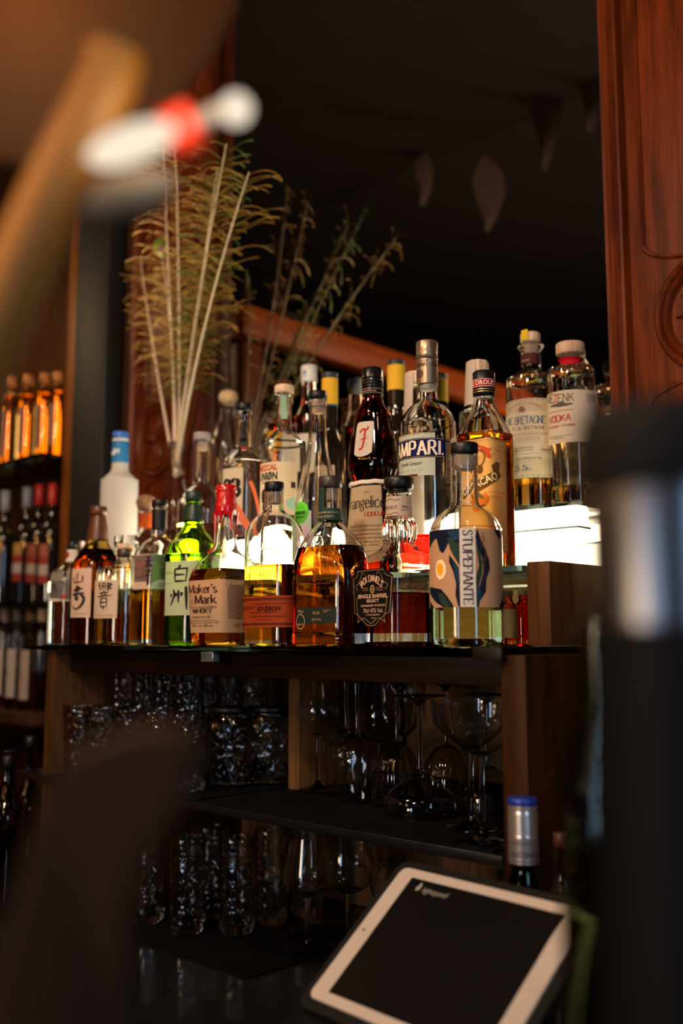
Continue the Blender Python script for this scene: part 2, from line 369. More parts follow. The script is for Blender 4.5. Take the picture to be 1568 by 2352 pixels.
# ------------------------------------------------------------------ bottles
class Bottle:
    """outline: (v, half width) pairs read off the photo from base to lip, turned into real sizes at the
    bottle's own place (u on row Y, standing at height zb). k = depth/width of the cross-section, p = squareness."""
    def __init__(s, name, label, u, Y, zb, outline, vb=None, k=1, p=2, kn=None, group=None, cat='bottle', n=56, sub=4, vm=None, scale=1, yaw=0):
        vs = [q[0] for q in outline]; vm = vm or (min(vs)+max(vs))/2
        P = atY(u, vm, Y); s.X, s.Y, s.zb = P.x, Y, zb; s.r = sqrt(P.x**2+Y*Y)
        s.s = (P.x*FW.x+P.y*FW.y)*1.0/ray(u, vm).dot(FW)      # metres per pixel across at this place
        s.yaw = yaw; s.be = math.atan2(-P.x, P.y)-yaw; s.u = u; s.n = n
        vbase = max(vs); s.vb = vbase
        z0 = s.zv(vbase); ztop = s.zv(min(vs)); s.f = 1.0; s.z0 = z0
        s.H = ztop-zb
        secs = []
        for q in outline:
            v, hw = q[0], q[1]; pp = q[2] if len(q) > 2 else p; kk = q[3] if len(q) > 3 else (k if pp > 2.05 or kn is None else kn)
            c, t = cos(s.be), sin(s.be)*kk; Q = pp/(pp-1) if pp > 1 else 1
            a = hw*s.s/((abs(c)**Q+abs(t)**Q)**(1/Q)) if (pp != 2 or kk != 1) else hw*s.s
            secs.append((s.z(v), a*scale, a*kk*scale, pp))
        s.secs = crm(secs, sub)
        s.root = thing(name, (s.X, s.Y, zb), label, cat, group); s.root.rotation_euler.z = yaw
    def zv(s, v): d = ray(s.u, v); return d.z/sqrt(d.x**2+d.y**2)*s.r
    def z(s, v):
        "height above the bottle's own base, so that the lip keeps its place and the base meets the shelf"
        zz = s.zv(v)-s.zb; b = s.z0-s.zb
        return (zz-b)*s.H/(s.H-b)
    def body(s, glassm, v_level=None, liq=None, wall=.0022, base=.006, v_open=None, punt=.35):
        S = s.secs; top = S[-1][0]; lev = s.z(v_level) if v_level else None
        inner = lambda q: (q[0], max(q[1]-wall, .001), max(q[2]-wall, .001), q[3])
        fl = lev if lev else base
        out = [(S[0][0]+base*punt, 0, 0, S[0][3]), (S[0][0]+base*punt*.9, S[0][1]*.55, S[0][2]*.55, S[0][3]), (S[0][0], S[0][1]*.8, S[0][2]*.8, S[0][3])]+S
        ins = [inner(q) for q in reversed(S) if q[0] > fl+.0005]
        at = s.at_z(fl); ins += [(fl, max(at[1]-wall, .001), max(at[2]-wall, .001), at[3]), (fl, 0, 0, at[3])]
        v, f = loft(out+ins, s.n); s.glass = mobj('body', v, f, glassm, s.root)
        if lev and liq:
            L = [(base, 0, 0, S[0][3])]
            at = s.at_z(base); L.append((base, max(at[1]-wall*1.6, .001), max(at[2]-wall*1.6, .001), at[3]))
            L += [(q[0], max(q[1]-wall, .001), max(q[2]-wall, .001), q[3]) for q in S if base+.001 < q[0] < lev-.0012]
            at = s.at_z(lev-.0006); L += [(lev-.0006, at[1]-wall, at[2]-wall, at[3]), (lev-.0006, 0, 0, at[3])]
            v, f = loft(L, s.n); mobj('liquid', v, f, liq, s.root)
        return s
    def at_z(s, z):
        S = s.secs
        for a, b in zip(S, S[1:]):
            if min(a[0], b[0])-1e-7 <= z <= max(a[0], b[0])+1e-7 and abs(b[0]-a[0]) > 1e-9:
                t = (z-a[0])/(b[0]-a[0]); return tuple(p+(q-p)*t for p, q in zip(a, b))
        return S[-1] if z > S[-1][0] else S[0]
    def surf(s, off=.0004, yaw=0):
        cache = {}
        def fn(x, z):
            key = round(z, 4)
            if key not in cache:
                _, a, b, p = s.at_z(z); N = 240; pts = []
                for i in range(N+1):
                    th = -pi/2+2*pi*(i-N//2)/N; pts.append(se(a, b, p, th))
                acc = [0]
                for q, r in zip(pts, pts[1:]): acc.append(acc[-1]+sqrt((q[0]-r[0])**2+(q[1]-r[1])**2))
                m = acc[N//2]; cache[key] = (pts, [q-m for q in acc])
            pts, acc = cache[key]; X = x+yaw
            lo, hi = 0, len(acc)-2
            while lo < hi:
                mid = (lo+hi+1)//2
                if acc[mid] <= X: lo = mid
                else: hi = mid-1
            d = (acc[lo+1]-acc[lo]) or 1; t = (X-acc[lo])/d; A, B = pts[lo], pts[lo+1]
            px, py = A[0]+(B[0]-A[0])*t, A[1]+(B[1]-A[1])*t; nx, ny = (B[1]-A[1]), -(B[0]-A[0]); L = sqrt(nx*nx+ny*ny) or 1
            return (px+nx/L*off, py+ny/L*off, z)
        return fn
    def decal(s, mb, mat, name='label', off=.0005, parent=None, yaw=0, stepz=0, step=.004, lab=None):
        v, f = conform(mb, s.surf(off, yaw), step, stepz)
        o = mobj(name, v, f, mat, parent or s.root)
        if lab: o['label'] = lab
        return o
    def hit(s, u, v, off=.0005):
        "(x, z) of the label drawing at the surface point seen at pixel (u, v)"
        fn0 = s.surf(off); cw, sw = cos(s.yaw), sin(s.yaw); fn = lambda x, z: (lambda p: (p[0]*cw-p[1]*sw, p[0]*sw+p[1]*cw, p[2]))(fn0(x, z)); O = Vector((s.X, s.Y, s.zb)); z = s.z(v); x = 0
        for it in range(4):
            per = s.at_z(z)[1]; lo, hi = per*(s.be-1.45), per*(s.be+1.45)
            if s.secs[len(s.secs)//3][3] > 4: lo, hi = -per*1.0, per*3.0
            for k in range(26):
                m = (lo+hi)/2
                if proj(O+Vector(fn(m, z)))[0] < u: lo = m
                else: hi = m
            x = (lo+hi)/2; pv = proj(O+Vector(fn(x, z)))[1]; z += (pv-v)*s.s*1.0
            z = max(s.secs[0][0], min(s.secs[-1][0], z))
        return x, z
    def P(s, pts): return [s.hit(u, v) for u, v in pts]
    def box(s, u0, u1, v0, v1, x0=None, x1=None, um=None):
        um = um or (u0+u1)/2; vm = (v0+v1)/2
        return (s.hit(u0, vm)[0] if x0 is None else x0), s.hit(um, v0)[1], (s.hit(u1, vm)[0] if x1 is None else x1), s.hit(um, v1)[1]
    def R(s, u0, u1, v0, v1, **k): return rect(*s.box(u0, u1, v0, v1, **k))
    def F(s, txt, u0, u1, v0, v1, font='sans', x0=None, x1=None, um=None, **k):
        "text fitted into the box seen between columns u0..u1, baseline v0, cap line v1"
        X0, Z0, X1, Z1_ = s.box(u0, u1, v0, v1, x0, x1, um); h = Z1_-Z0
        mb = T(txt, 0, 0, h, font, 'l', **k); xs = [q[0] for q in mb.v]; a, b = min(xs), max(xs); kx = (X1-X0)/(b-a)
        mb.v = [((q[0]-a)*kx+X0, q[1]+Z0, 0) for q in mb.v]; return mb
    def cap(s, v0, v1, hw, mat, name='cap', p=2, ribs=0, amp=0, bev=.001, hw2=None):
        a = hw*s.s; z0, z1 = s.z(v0), s.z(v1)
        b = (hw2 or hw)*s.s
        v, f = loft([(z0, 0, 0, p), (z0, a-bev, a-bev, p), (z0+bev, a, a, p, ribs, amp), (z1-bev, b, b, p, ribs, amp), (z1, b-bev, b-bev, p), (z1, 0, 0, p)], 48)
        return mobj(name, v, f, mat, s.root)
    def band(s, v0, v1, mat, name='neck_band', off=.0006, rgh=0):
        z0, z1 = s.z(v0), s.z(v1); v = []; f = []; n = 48; m = max(3, int(abs(z1-z0)/.004)+2)
        for i in range(m):
            zz = z0+(z1-z0)*i/(m-1); _, a, b, p = s.at_z(zz)
            for k in range(n): x, y = se(a+off, b+off, p, 2*pi*k/n); v.append((x, y, zz))
        for i in range(m-1):
            for k in range(n): f.append((i*n+k, i*n+(k+1) % n, (i+1)*n+(k+1) % n, (i+1)*n+k))
        return mobj(name, v, f, mat, s.root)
    def plug(s, v0, v1, hw, mat, name='cork'):
        a = hw*s.s; v, f = solid(a, a, s.z(v0), s.z(v1), bev=.0012, n=28); return mobj(name, v, f, mat, s.root)
# ================================================================== LARGE STRUCTURE
Z1, Z2, Z3 = -.006, .0955, .2125           # shelf tops, relative to the eye
ZL, ZC = -.235, -.480                      # glassware shelf, counter top
YM = 1.455                                 # mirror plane
def sbox(name, a, b, mat, bev=0):
    c = ((a[0]+b[0])/2, (a[1]+b[1])/2, min(a[2], b[2])); m = MB().box([a[i]-c[i] for i in range(3)], [b[i]-c[i] for i in range(3)], bev)
    return m.obj(name, mat, None, W(c), smooth=bool(bev))
# room shell
struct(sbox('floor', (-6, -4, -EYE-.05), (2.4, 1.9, -EYE), wood((.05, .025, .012), (.10, .05, .025), axis='Y', name='floorboards')))
struct(sbox('ceiling', (-6, -4, 1.90), (2.4, 1.9, 2.0), pm((.012, .008, .006), .9, name='ceiling_paint')))
WALLM = pm((.018, .011, .007), .7, name='dark_wall_paint')
struct(sbox('wall_back', (-6, 1.80, -EYE), (2.4, 1.9, 1.90), WALLM))
struct(sbox('wall_front', (-6, -4.0, -EYE), (2.4, -3.9, 1.90), WALLM))
struct(sbox('wall_left', (-6, -3.9, -EYE), (-5.9, 1.80, 1.90), WALLM))
struct(sbox('wall_right', (2.3, -3.9, -EYE), (2.4, 1.80, 1.90), WALLM))
# the cool daylight window on the customers' side, in the right wall
wn = MB().box((-.02, -.62, -.02), (.02, .62, .04)).box((-.02, -.62, 1.26), (.02, .62, 1.32)).box((-.02, -.62, 0), (.02, -.56, 1.3)).box((-.02, .56, 0), (.02, .62, 1.3)).box((-.02, -.02, 0), (.02, .02, 1.3)).box((-.02, -.6, .62), (.02, .6, .66))
wn.box((-.02, -.62, .04), (.02, -.17, 1.3)).box((-.02, .17, .04), (.02, .62, 1.3)); wf = struct(wn.obj('window_1', pm((.05, .03, .02), .5), None, W((2.27, -.4, -.25)), smooth=False))
MB().box((.015, -.56, .02), (.02, .56, 1.27)).obj('pane', emis((.45, .70, 1.0), 18), wf, smooth=False)
wn2 = MB().box((-.62, -.02, -.04), (.62, .02, .04)).box((-.62, -.02, 1.26), (.62, .02, 1.32)).box((-.62, -.02, 0), (-.22, .02, 1.3)).box((.22, -.02, 0), (.62, .02, 1.3)).box((-.03, -.02, 0), (.03, .02, 1.3))
wf2 = struct(wn2.obj('window_2', pm((.05, .03, .02), .5), None, W((.1, -3.87, -.35)), smooth=False))
MB().box((-.21, -.02, .02), (.21, -.015, 1.27)).obj('pane', emis((.45, .70, 1.0), 18), wf2, smooth=False)
# bar-back wall: mirror between two carved pilasters
mir = pm((.62, .6, .57), .02, 1.0, name='old_mirror')
m_, nt_, o_ = newmat('old_mirror'); g_ = nt_.nodes.new('ShaderNodeBsdfGlossy'); g_.inputs['Color'].default_value = (.70, .67, .62, 1); g_.inputs['Roughness'].default_value = .008; nt_.links.new(g_.outputs[0], o_.inputs[0]); mir = m_
mo = sbox('mirror', (-1.83, YM, -.02), (-.76, YM+.006, 1.90), mir)
tag(mo, 'large dark wall mirror rising behind the stepped bottle shelves', 'mirror')
struct(sbox('wall_bar', (-2.355, YM+.008, -EYE), (2.3, YM+.05, 1.90), OAKD))
def pilaster(name, xc, hw, label, rx=0):
    t = thing(name, (xc, YM, -EYE), label, 'pilaster'); H = EYE+1.895
    B0 = EYE+ZC+.002; MB().box((-hw, -.035, B0), (hw, 0, H), .002).obj('shaft', MAHOG, t, smooth=True)
    for s in (-1, 1):
        pr = [(0, 0), (.006, -.012), (.012, -.012), (.017, -.020), (.026, -.022), (.033, -.014), (.038, -.014), (.043, 0)]
        v = []; f = []
        for zz in (EYE+.112, H):
            for x, y in pr: v.append((s*(hw-x), -.035+y, zz))
        n = len(pr)
        for i in range(n-1): f.append((i, i+1, n+i+1, n+i))
        mobj('moulding', v, f, MAHOG, t, smooth=False)
    v = []; f = []
    # carved oval rosette: stacked rings and leaves
    zc = EYE+.492
    def carve(prof, sx, sz, mat, nm):
        V = []; Fc = []; n = 48
        for r, h in prof:
            for k in range(n): V.append((rx+r*cos(2*pi*k/n)*sx, -.035-h, zc+r*sin(2*pi*k/n)*sz))
        for i in range(len(prof)-1):
            for k in range(n): Fc.append((i*n+k, i*n+(k+1) % n, (i+1)*n+(k+1) % n, (i+1)*n+k))
        Fc.append(tuple(range((len(prof)-1)*n, len(prof)*n))); return mobj(nm, V, Fc, mat, t)
    carve([(.084, 0), (.083, .008), (.079, .012), (.075, .010), (.072, .004), (.069, .010), (.066, .012), (.062, .009), (.058, -.004), (.050, -.004)], 1, 1.12, MAHOG, 'rosette_rim')
    mb = MB()
    for L, nP, w, hh in ((.052, 10, .014, .006), (.036, 8, .012, .011), (.02, 6, .009, .015)):
        for i in range(nP):
            a = 2*pi*i/nP+(.3 if L < .05 else 0); pts = []; V = []; Fp = []
            m = 8
            for j in range(m+1):
                tt = j/m; wd = w*sin(pi*(.08+.9*tt))*.9+.0005; h = .035+hh*sin(pi*tt)*.8+.003
                cx, cz = L*tt*cos(a), L*tt*sin(a)*1.12; px, pz = -sin(a), cos(a)
                cx += rx; V += [(cx+px*wd, -.031, zc+cz+pz*wd), (cx, -h, zc+cz), (cx-px*wd, -.031, zc+cz-pz*wd)]
            for j in range(m): Fp += [(3*j, 3*j+1, 3*j+4, 3*j+3), (3*j+1, 3*j+2, 3*j+5, 3*j+4)]
            mb.add(V, Fp)
    mb.obj('rosette_leaves', MAHOG, t); carve([(.012, 0), (.0115, .012), (.007, .019), (.002, .021)], 1, 1.1, MAHOG, 'rosette_boss')
    # raised inner frame line on the shaft
    mb = MB()
    for s in (-1, 1): mb.tube([(s*(hw-.066), -.036, EYE+.115), (s*(hw-.066), -.036, EYE+.36)], .004, 6).tube([(s*(hw-.066), -.036, EYE+.62), (s*(hw-.066), -.036, H-.05)], .004, 6)
    a0 = [(-(hw-.066)+0, -.036, EYE+.36)]
    for j in range(13): th = pi+pi*j/12; a0.append(((hw-.066)*cos(th), -.036, EYE+.36+.02*sin(th)*-1*0+.0))
    for zz, sg in ((EYE+.62, -1),):
        pts = [((hw-.066)*cos(pi*j/12), -.036, zz+sg*.035*sin(pi*j/12)) for j in range(13)]; mb.tube(pts, .004, 6)
    pts = [((hw-.066)*cos(pi*j/12), -.036, EYE+.36+.035*sin(pi*j/12)) for j in range(13)]; mb.tube(pts, .004, 6)
    mb.obj('bead', MAHOG, t)
    return t
pilaster('carved_pilaster', -.60, .166, 'reddish carved wooden pilaster at the right end of the mirror')
pilaster('carved_pilaster', -1.955, .148, 'reddish carved wooden pilaster behind the frosted white bottle', -.03)
# dark post and brown post left of the mirror bay
tag(sbox('dark_panel_post', (-2.352, 1.40, -EYE), (-2.198, 1.454, 1.895), pm((.008, .0075, .007), .6, name='black_paint'), .004), 'black painted post left of the carved pilaster', 'post')
tag(sbox('brown_post', (-2.435, 1.425, -EYE), (-2.358, 1.60, 1.895), wood((.14, .04, .008), (.28, .09, .015), name='brown_stained_wood'), .003), 'tall orange-brown wooden post beside the amber bottles', 'post')
# wooden partition out of the frame at left, seen in the mirror
t = thing('panelled_partition', (-2.33, -.3, -EYE), 'orange-brown wooden partition seen reflected in the mirror', 'partition')
MB().box((-.03, -1.9, EYE+.95), (.03, 1.25, EYE+1.05), .004).obj('top_rail', MAHOGY, t)
for y in (-1.9, -1.1, -.35, .35, 1.17): MB().box((-.028, y, 0), (.028, y+.08, EYE+.93), .003).obj('stile', MAHOG, t)
MB().box((-.026, -1.9, EYE-.25), (.026, 1.25, EYE-.17), .003).obj('mid_rail', MAHOGY, t)
MB().box((-.008, -1.85, 0), (.008, 1.2, EYE-.2)).obj('lower_panel', MAHOG, t, smooth=False)
# ---- the shelf unit
XL, XR = -1.66, -.627
t = thing('shelf_cabinet', (-1.14, 1.2, ZC), 'dark wooden bar cabinet carrying the bottle shelves', 'cabinet'); ox, oy, oz = -1.14, 1.2, ZC
def ub(name, a, b, mat, bev=.001): return MB().box((a[0]-ox, a[1]-oy, a[2]-oz), (b[0]-ox, b[1]-oy, b[2]-oz), bev).obj(name, mat, t)
ub('side_panel', (XR-.033, .948, ZC), (XR, YM-.037, Z1-.009), wood((.016, .0045, .0006), (.040, .011, .0015), rough=.5, name='red_brown_wood'))
ub('side_panel', (XL, .955, ZC), (XL+.03, YM-.037, Z1-.009), OAK)
ub('divider', (-1.205, 1.132, ZL), (-1.180, YM-.056, -.055), wood((.10, .048, .018), (.20, .10, .042), rough=.5, coat=0, name='brown_oak'))
ub('back_panel', (XL+.03, YM-.055, ZC), (XR-.033, YM-.038, Z1-.012), wood((.10, .048, .018), (.20, .10, .042), rough=.5, coat=0, name='brown_oak'))
ub('fascia', (XL+.03, .985, -.052), (XR-.034, 1.01, -.018), wood((.006, .0022, .0008), (.018, .007, .0025), axis='X', name='stained_wood'))
ub('top_board', (XL+.03, 1.011, -.030), (XR-.034, YM-.056, -.018), OAKD)
ub('shelf_board', (XL-.075, .945, ZL-.012), (XR-.034, YM-.056, ZL), pm((.005, .005, .006), .3, spec=.3))
ub('end_block', (-.697, 1.062, Z1+.001), (-.664, YM-.037, Z2+.004), wood((.05, .018, .005), (.12, .045, .012), rough=.5, name='red_brown_wood'))
gs = sbox('glass_shelf', (-1.722, .943, Z1-.008), (XR-.0405, YM-.037, Z1), thinglass((.16, .21, .19)), .0012)
tag(gs, 'long dark edged glass shelf under the front row of bottles', 'shelf', None)
tag(sbox('back_reflector', (-1.79, 1.405, Z1+.0005), (-.70, 1.415, Z2-.0085), wood((.45, .24, .09), (.66, .40, .18), axis='X', coat=0, name='pale_board')), 'pale wooden reflector added behind and below the middle glass step', 'board')  # reflector board added to give the liquids a golden backdrop
g2 = sbox('glass_step', (-1.80, 1.056, Z2-.008), (-.699, YM-.037, Z2), thinglass((.80, .92, .86)), .0012)
tag(g2, 'middle glass step with a pale mint green edge', 'shelf')
mint = pm((.35, .62, .52), .25, name='polished_glass_edge')
MB().box((-.549, -.0012, .0005), (.550, -.0002, .0075)).obj('polished_edge', mint, g2, Vector((0, -(YM-.037-1.056)/2, 0)), smooth=False)
g3 = sbox('glass_step', (-1.69, 1.318, Z3-.008), (-.772, YM-.001, Z3), thinglass((.75, .86, .80)), .0012)
tag(g3, 'highest glass step under the bottles nearest the mirror', 'shelf')
# light box between the middle and the top step
t = thing('light_box', (-1.22, 1.33, Z2+.0003), 'glowing light box in the riser under the highest glass step', 'light')
LED = (1, .83, .58)
MB().box((-.455, -.008, Z3-Z2-.039), (.447, .022, Z3-Z2-.0095), .002).obj('light_bar', emis(LED, 38), t)
MB().tube([(-.455, -.012, .034), (.430, -.012, .034)], .0115, 16).obj('light_tube', emis(LED, 22), t)
MB().box((-.455, -.014, Z3-Z2-.043), (.449, .024, Z3-Z2-.0395)).obj('glass_rail', pm((.35, .42, .36), .2), t, smooth=False)
MB().box((-.455, .010, .0005), (.395, .028, Z3-Z2-.044), .001).obj('diffuser_panel', emis(LED, 11), t)
MB().box((-.455, -.010, .0005), (.449, -.007, .010)).obj('lower_channel', pm((.6, .55, .48), .4), t, smooth=False)
# small metal clips under the front glass
sbc = atY(482, 1512, .95)
tag(sbox('shelf_clip', (sbc.x-.014, .9435, -.030), (sbc.x+.014, .957, -.0145), pm((.45, .62, .60), .2, .9), .001), 'shiny steel clip under the front glass shelf', 'clip')
pc = atY(1128, 1496, .94)
tag(sbox('shelf_pad', (pc.x-.024, .936, -.0215), (pc.x+.016, .9425, -.006), BLK, .001), 'black rubber pad at the right end of the glass shelf', 'pad')
# rubber mats
MATM = None
m_, nt_, o_ = newmat('black_rubber_mesh'); b_ = nt_.nodes.new('ShaderNodeBsdfPrincipled'); b_.inputs['Base Color'].default_value = (.0025, .0025, .003, 1); b_.inputs['Roughness'].default_value = .7; b_.inputs['Specular IOR Level'].default_value = .08
v_ = nt_.nodes.new('ShaderNodeTexVoronoi'); v_.inputs['Scale'].default_value = 330; p_ = nt_.nodes.new('ShaderNodeBump'); p_.inputs['Strength'].default_value = 1; p_.inputs['Distance'].default_value = .001
tc_ = nt_.nodes.new('ShaderNodeTexCoord'); nt_.links.new(tc_.outputs['Object'], v_.inputs['Vector']); nt_.links.new(v_.outputs[0], p_.inputs['Height']); nt_.links.new(p_.outputs[0], b_.inputs['Normal']); nt_.links.new(b_.outputs[0], o_.inputs[0]); MATM = m_
def matt(x0, y0, x1, y1, z, rot, label):
    V = []; Fc = []; nx, ny = 24, 10; cx, cy_ = (x0+x1)/2, (y0+y1)/2
    for k in (0, 1):
        for j in range(ny+1):
            for i in range(nx+1):
                x = -((x1-x0)/2)+(x1-x0)*i/nx; y = -((y1-y0)/2)+(y1-y0)*j/ny; V.append((x, y, .0006+.0022*k+.0005*sin(i*1.1)*(1-j/ny)))
    N = (nx+1)*(ny+1)
    for j in range(ny):
        for i in range(nx):
            a = j*(nx+1)+i; Fc += [(a, a+nx+1, a+nx+2, a+1), (N+a, N+a+1, N+a+nx+2, N+a+nx+1)]
    for i in range(nx): Fc += [(i, i+1, N+i+1, N+i), (ny*(nx+1)+i, N+ny*(nx+1)+i, N+ny*(nx+1)+i+1, ny*(nx+1)+i+1)]
    for j in range(ny): a = j*(nx+1); Fc += [(a, N+a, N+a+nx+1, a+nx+1), (a+nx, a+nx+nx+1, N+a+nx+nx+1, N+a+nx)]
    o = mobj('rubber_mat', V, Fc, MATM, None, W((cx, cy_, z))); o.rotation_euler.z = rot; return tag(o, label, 'mat')
matt(-1.172, .947, -.675, 1.39, ZL+.0002, 0, 'black rubber mat under the stemmed glasses on the cabinet shelf')
matt(-1.62, .95, -1.212, 1.39, ZL+.0002, 0, 'black rubber mat under the pressed glass jars')
# ---- counter
cm = pm((.010, .010, .011), .10, name='black_polished_stone', spec=.6)
tag(sbox('bar_counter', (-2.16, .45, ZC-.04), (-.2, YM-.002, ZC), cm, .003), 'black polished back counter under the shelf cabinet', 'counter')
tag(sbox('counter_base', (-2.14, .52, -EYE), (-.22, YM-.034, ZC-.041), pm((.012, .01, .01), .5), .003), 'black base cupboard carrying the polished counter', 'cupboard')
def pmat(u0, v0, w_, d_, rot, lab):
    P = atZ(u0, v0, ZC); return matt(P.x-w_/2, P.y-d_/2, P.x+w_/2, P.y+d_/2, ZC+.0003, rot, lab)
# ================================================================== BOTTLES, front row (bottom glass shelf)
CL = glass((.985, .98, .96)); CLW = glass((.98, .98, .97), wavy=.25, wscale=18)
WHI = (.82, .42, .07); DRK = (.50, .13, .015)
g = None
# 1 tall clear round bottle with painted wrap label
b = Bottle('gin_bottle', 'clear round bottle with a tan and navy painted wrap label and vertical title strip', 1070, .995, Z1,
    [(1485, 76), (1481, 81), (1472, 83), (1440, 83.5), (1240, 83.5), (1215, 81), (1196, 73), (1180, 58), (1168, 42), (1160, 34.5), (1150, 31.5), (1100, 30.5), (1075, 30.5), (1073, 32), (1060, 32), (1046, 31.5)], vm=1300)
b.body(CL, 1235, liquid((.93, .90, .62)), wall=.003, base=.012, punt=.9)
b.cap(1046, 1019, 32.5, BLKM, 'cap'); b.plug(1080, 1047, 24, PALEW, 'cork')
wl = b.s*83.5
def zz(v): return b.z(v)
x0, x1 = -wl*1.15, wl*2.0
SKIN = (.56, .31, .17)
lb = b.decal(rect(x0, zz(1397), x1, zz(1222)), paper(SKIN, .15), stepz=0)
def U(u): # horizontal place on the label from a pixel column of the photo
    s = max(-.999, min(.999, (u-b.u)/83.5)); return wl*(math.asin(s)+b.be)
def PV(pts): return [(U(u), zz(v)) for u, v in pts]
navy = join(poly(PV([(989, 1223), (1056, 1223), (1056, 1262), (1045, 1256), (1036, 1243), (1028, 1262), (1020, 1276), (1013, 1270), (1005, 1240), (995, 1250), (989, 1262)])),
            poly(PV([(1034, 1280), (1045, 1296), (1054, 1310), (1056, 1396), (1052, 1396), (1046, 1370), (1048, 1345), (1042, 1318), (1033, 1296)])),
            poly(PV([(989, 1348), (1000, 1352), (1015, 1356), (1028, 1372), (1038, 1388), (1043, 1397), (1020, 1397), (1003, 1385), (989, 1362)])),
            poly(PV([(1096, 1223), (1102, 1245), (1112, 1268), (1120, 1292), (1121, 1312), (1113, 1335), (1112, 1362), (1098, 1384), (1096, 1397), (1093, 1397), (1096, 1360), (1108, 1318), (1106, 1290), (1096, 1262), (1091, 1240)])),
            poly(PV([(1132, 1223), (1144, 1223), (1148, 1244), (1141, 1240)])), poly(PV([(989, 1380), (1000, 1397), (989, 1397)])), poly(PV([(1150, 1360), (1152, 1397), (1140, 1397), (1147, 1380)])))
b.decal(navy, ink((.007, .011, .026)), 'painted_shapes', .0008, lb)
grn = join(poly(PV([(1030, 1240), (1045, 1252), (1056, 1258), (1056, 1305), (1044, 1284), (1036, 1268)])), poly(PV([(1008, 1362), (1020, 1368), (1030, 1384), (1036, 1397), (1022, 1397), (1012, 1380)])),
           poly(PV([(1092, 1250), (1100, 1272), (1105, 1300), (1104, 1322), (1096, 1352), (1093, 1380), (1091, 1330), (1098, 1305), (1094, 1275)])))
b.decal(grn, ink((.022, .042, .028)), 'painted_shapes', .0011, lb)
blu = join(poly(PV([(1030, 1228), (1056, 1226), (1056, 1246), (1042, 1250)])), poly(PV([(1042, 1296), (1054, 1314), (1056, 1345), (1050, 1340)])), poly(PV([(1092, 1345), (1104, 1368), (1095, 1384), (1092, 1397)])))
b.decal(blu, ink((.010, .045, .09)), 'painted_shapes', .0012, lb)
b.decal(ell(U(1014), zz(1312), .0085, .012), ink((.90, .72, .48)), 'painted_halo', .0009, lb)
b.decal(ell(U(1013), zz(1311), .0052, .0075), ink((.85, .38, .01)), 'painted_sun', .0013, lb)
hair = MB()
for i in range(16):
    u0, v0 = random.uniform(1100, 1112), random.uniform(1250, 1370); hair = join(hair, line2(PV([(u0, v0), (u0+4, v0-12), (u0+random.uniform(4, 9), v0-28)]), .00035))
b.decal(hair, ink((.12, .07, .05)), 'painted_lines', .001, lb)
b.decal(rect(U(1057), zz(1396.5), U(1090.5), zz(1222.5)), paper((.72, .66, .58), .15), 'title_strip', .0015, lb)
tt = T('STUPEFIANTE', 0, 0, U(1084)-U(1064), 'pen', rot=-pi/2, thick=.17, thin=.07, gap=.2, serif=.12)
L_ = max(q[1] for q in tt.v)-min(q[1] for q in tt.v); k_ = (zz(1226)-zz(1392))/L_
tt.v = [(q[0]+U(1064), q[1]*k_+(zz(1226)+zz(1392))/2, 0) for q in tt.v]
b.decal(tt, ink((.06, .05, .07)), 'lettering', .0019, lb)
# 2 square decanter-like bottle with black shield label
b = Bottle('whiskey_bottle', 'square shouldered decanter bottle with a black shield shaped label', 917, 1.0, Z1,
    [(1484, 105), (1478, 110), (1465, 111), (1340, 110), (1318, 113), (1306, 113), (1293, 101), (1279, 77, 3.5), (1264, 49, 2.5), (1252, 38, 2.2), (1246, 34, 2), (1238, 37, 2), (1222, 39, 2), (1206, 38, 2), (1197, 34, 2), (1192, 35, 2), (1186, 31, 2), (1160, 29.5, 2), (1140, 29, 2), (1133, 30, 2)], k=1, p=6.5, kn=1, vm=1320, yaw=radians(-11))
b.body(glass((.985, .98, .96), wavy=.12, wscale=30), 1364, liquid((.60, .14, .02), (.85, .42, .12)), wall=.003, base=.017, punt=.4)
b.cap(1133, 1122, 25, BLKM, 'cap_stem'); b.cap(1124, 1097, 34.5, BLKM, 'cap', bev=.0018)
flutes = MB()
for i in range(22):
    a = 2*pi*i/22; pts = []
    for v in (1250, 1244, 1236, 1222, 1208, 1200, 1196): z_, A, B_, p_ = b.at_z(b.z(v)); pts.append(((A-.0006)*cos(a), (B_-.0006)*sin(a), z_))
    flutes.tube(pts, [.0006, .0016, .0022, .0024, .0022, .0014, .0006], 6)
flutes.obj('fluted_collar', CL, b.root)
nb = b.band(1188, 1143, paper((.66, .50, .38), .3), 'neck_label')
hw = b.s*29.5
b.decal(join(T('SELECT', .004, b.z(1172), .0042), T('70cl', .022, b.z(1170), .0035), lines(.018, b.z(1176), .010, 1, .002, .0009), line2([(-.004, b.z(1152)), (.004, b.z(1149)), (.010, b.z(1153)), (.016, b.z(1150))], .0006), line2([(-.004, b.z(1182)), (.004, b.z(1185)), (.010, b.z(1181)), (.016, b.z(1184))], .0006)), ink((.08, .05, .04)), 'lettering', .0012, nb)
xl, xr = b.hit(811, 1380)[0], b.hit(904, 1380)[0]; W2 = (xr-xl)/2; XC = (xl+xr)/2; zt, zb_ = b.hit(860, 1306)[1], b.hit(857, 1441)[1]; Hh = zt-zb_
def sh(k):
    return [(XC+x*W2*k, zb_+Hh*.5+(y-.5)*Hh*k) for x, y in [(-.70, 1), (-.72, .94), (-.84, .89), (-1, .87), (-.93, .24), (-.78, .22), (-.5, .12), (-.25, .02), (0, 0), (.25, .02), (.5, .12), (.78, .22), (.93, .24), (1, .87), (.84, .89), (.72, .94), (.70, 1)]]
lb = b.decal(poly(sh(1)), paper((.006, .005, .005), 0, .6, .08))
TAN = ink((.62, .38, .26)); BRZ = ink((.40, .25, .10))
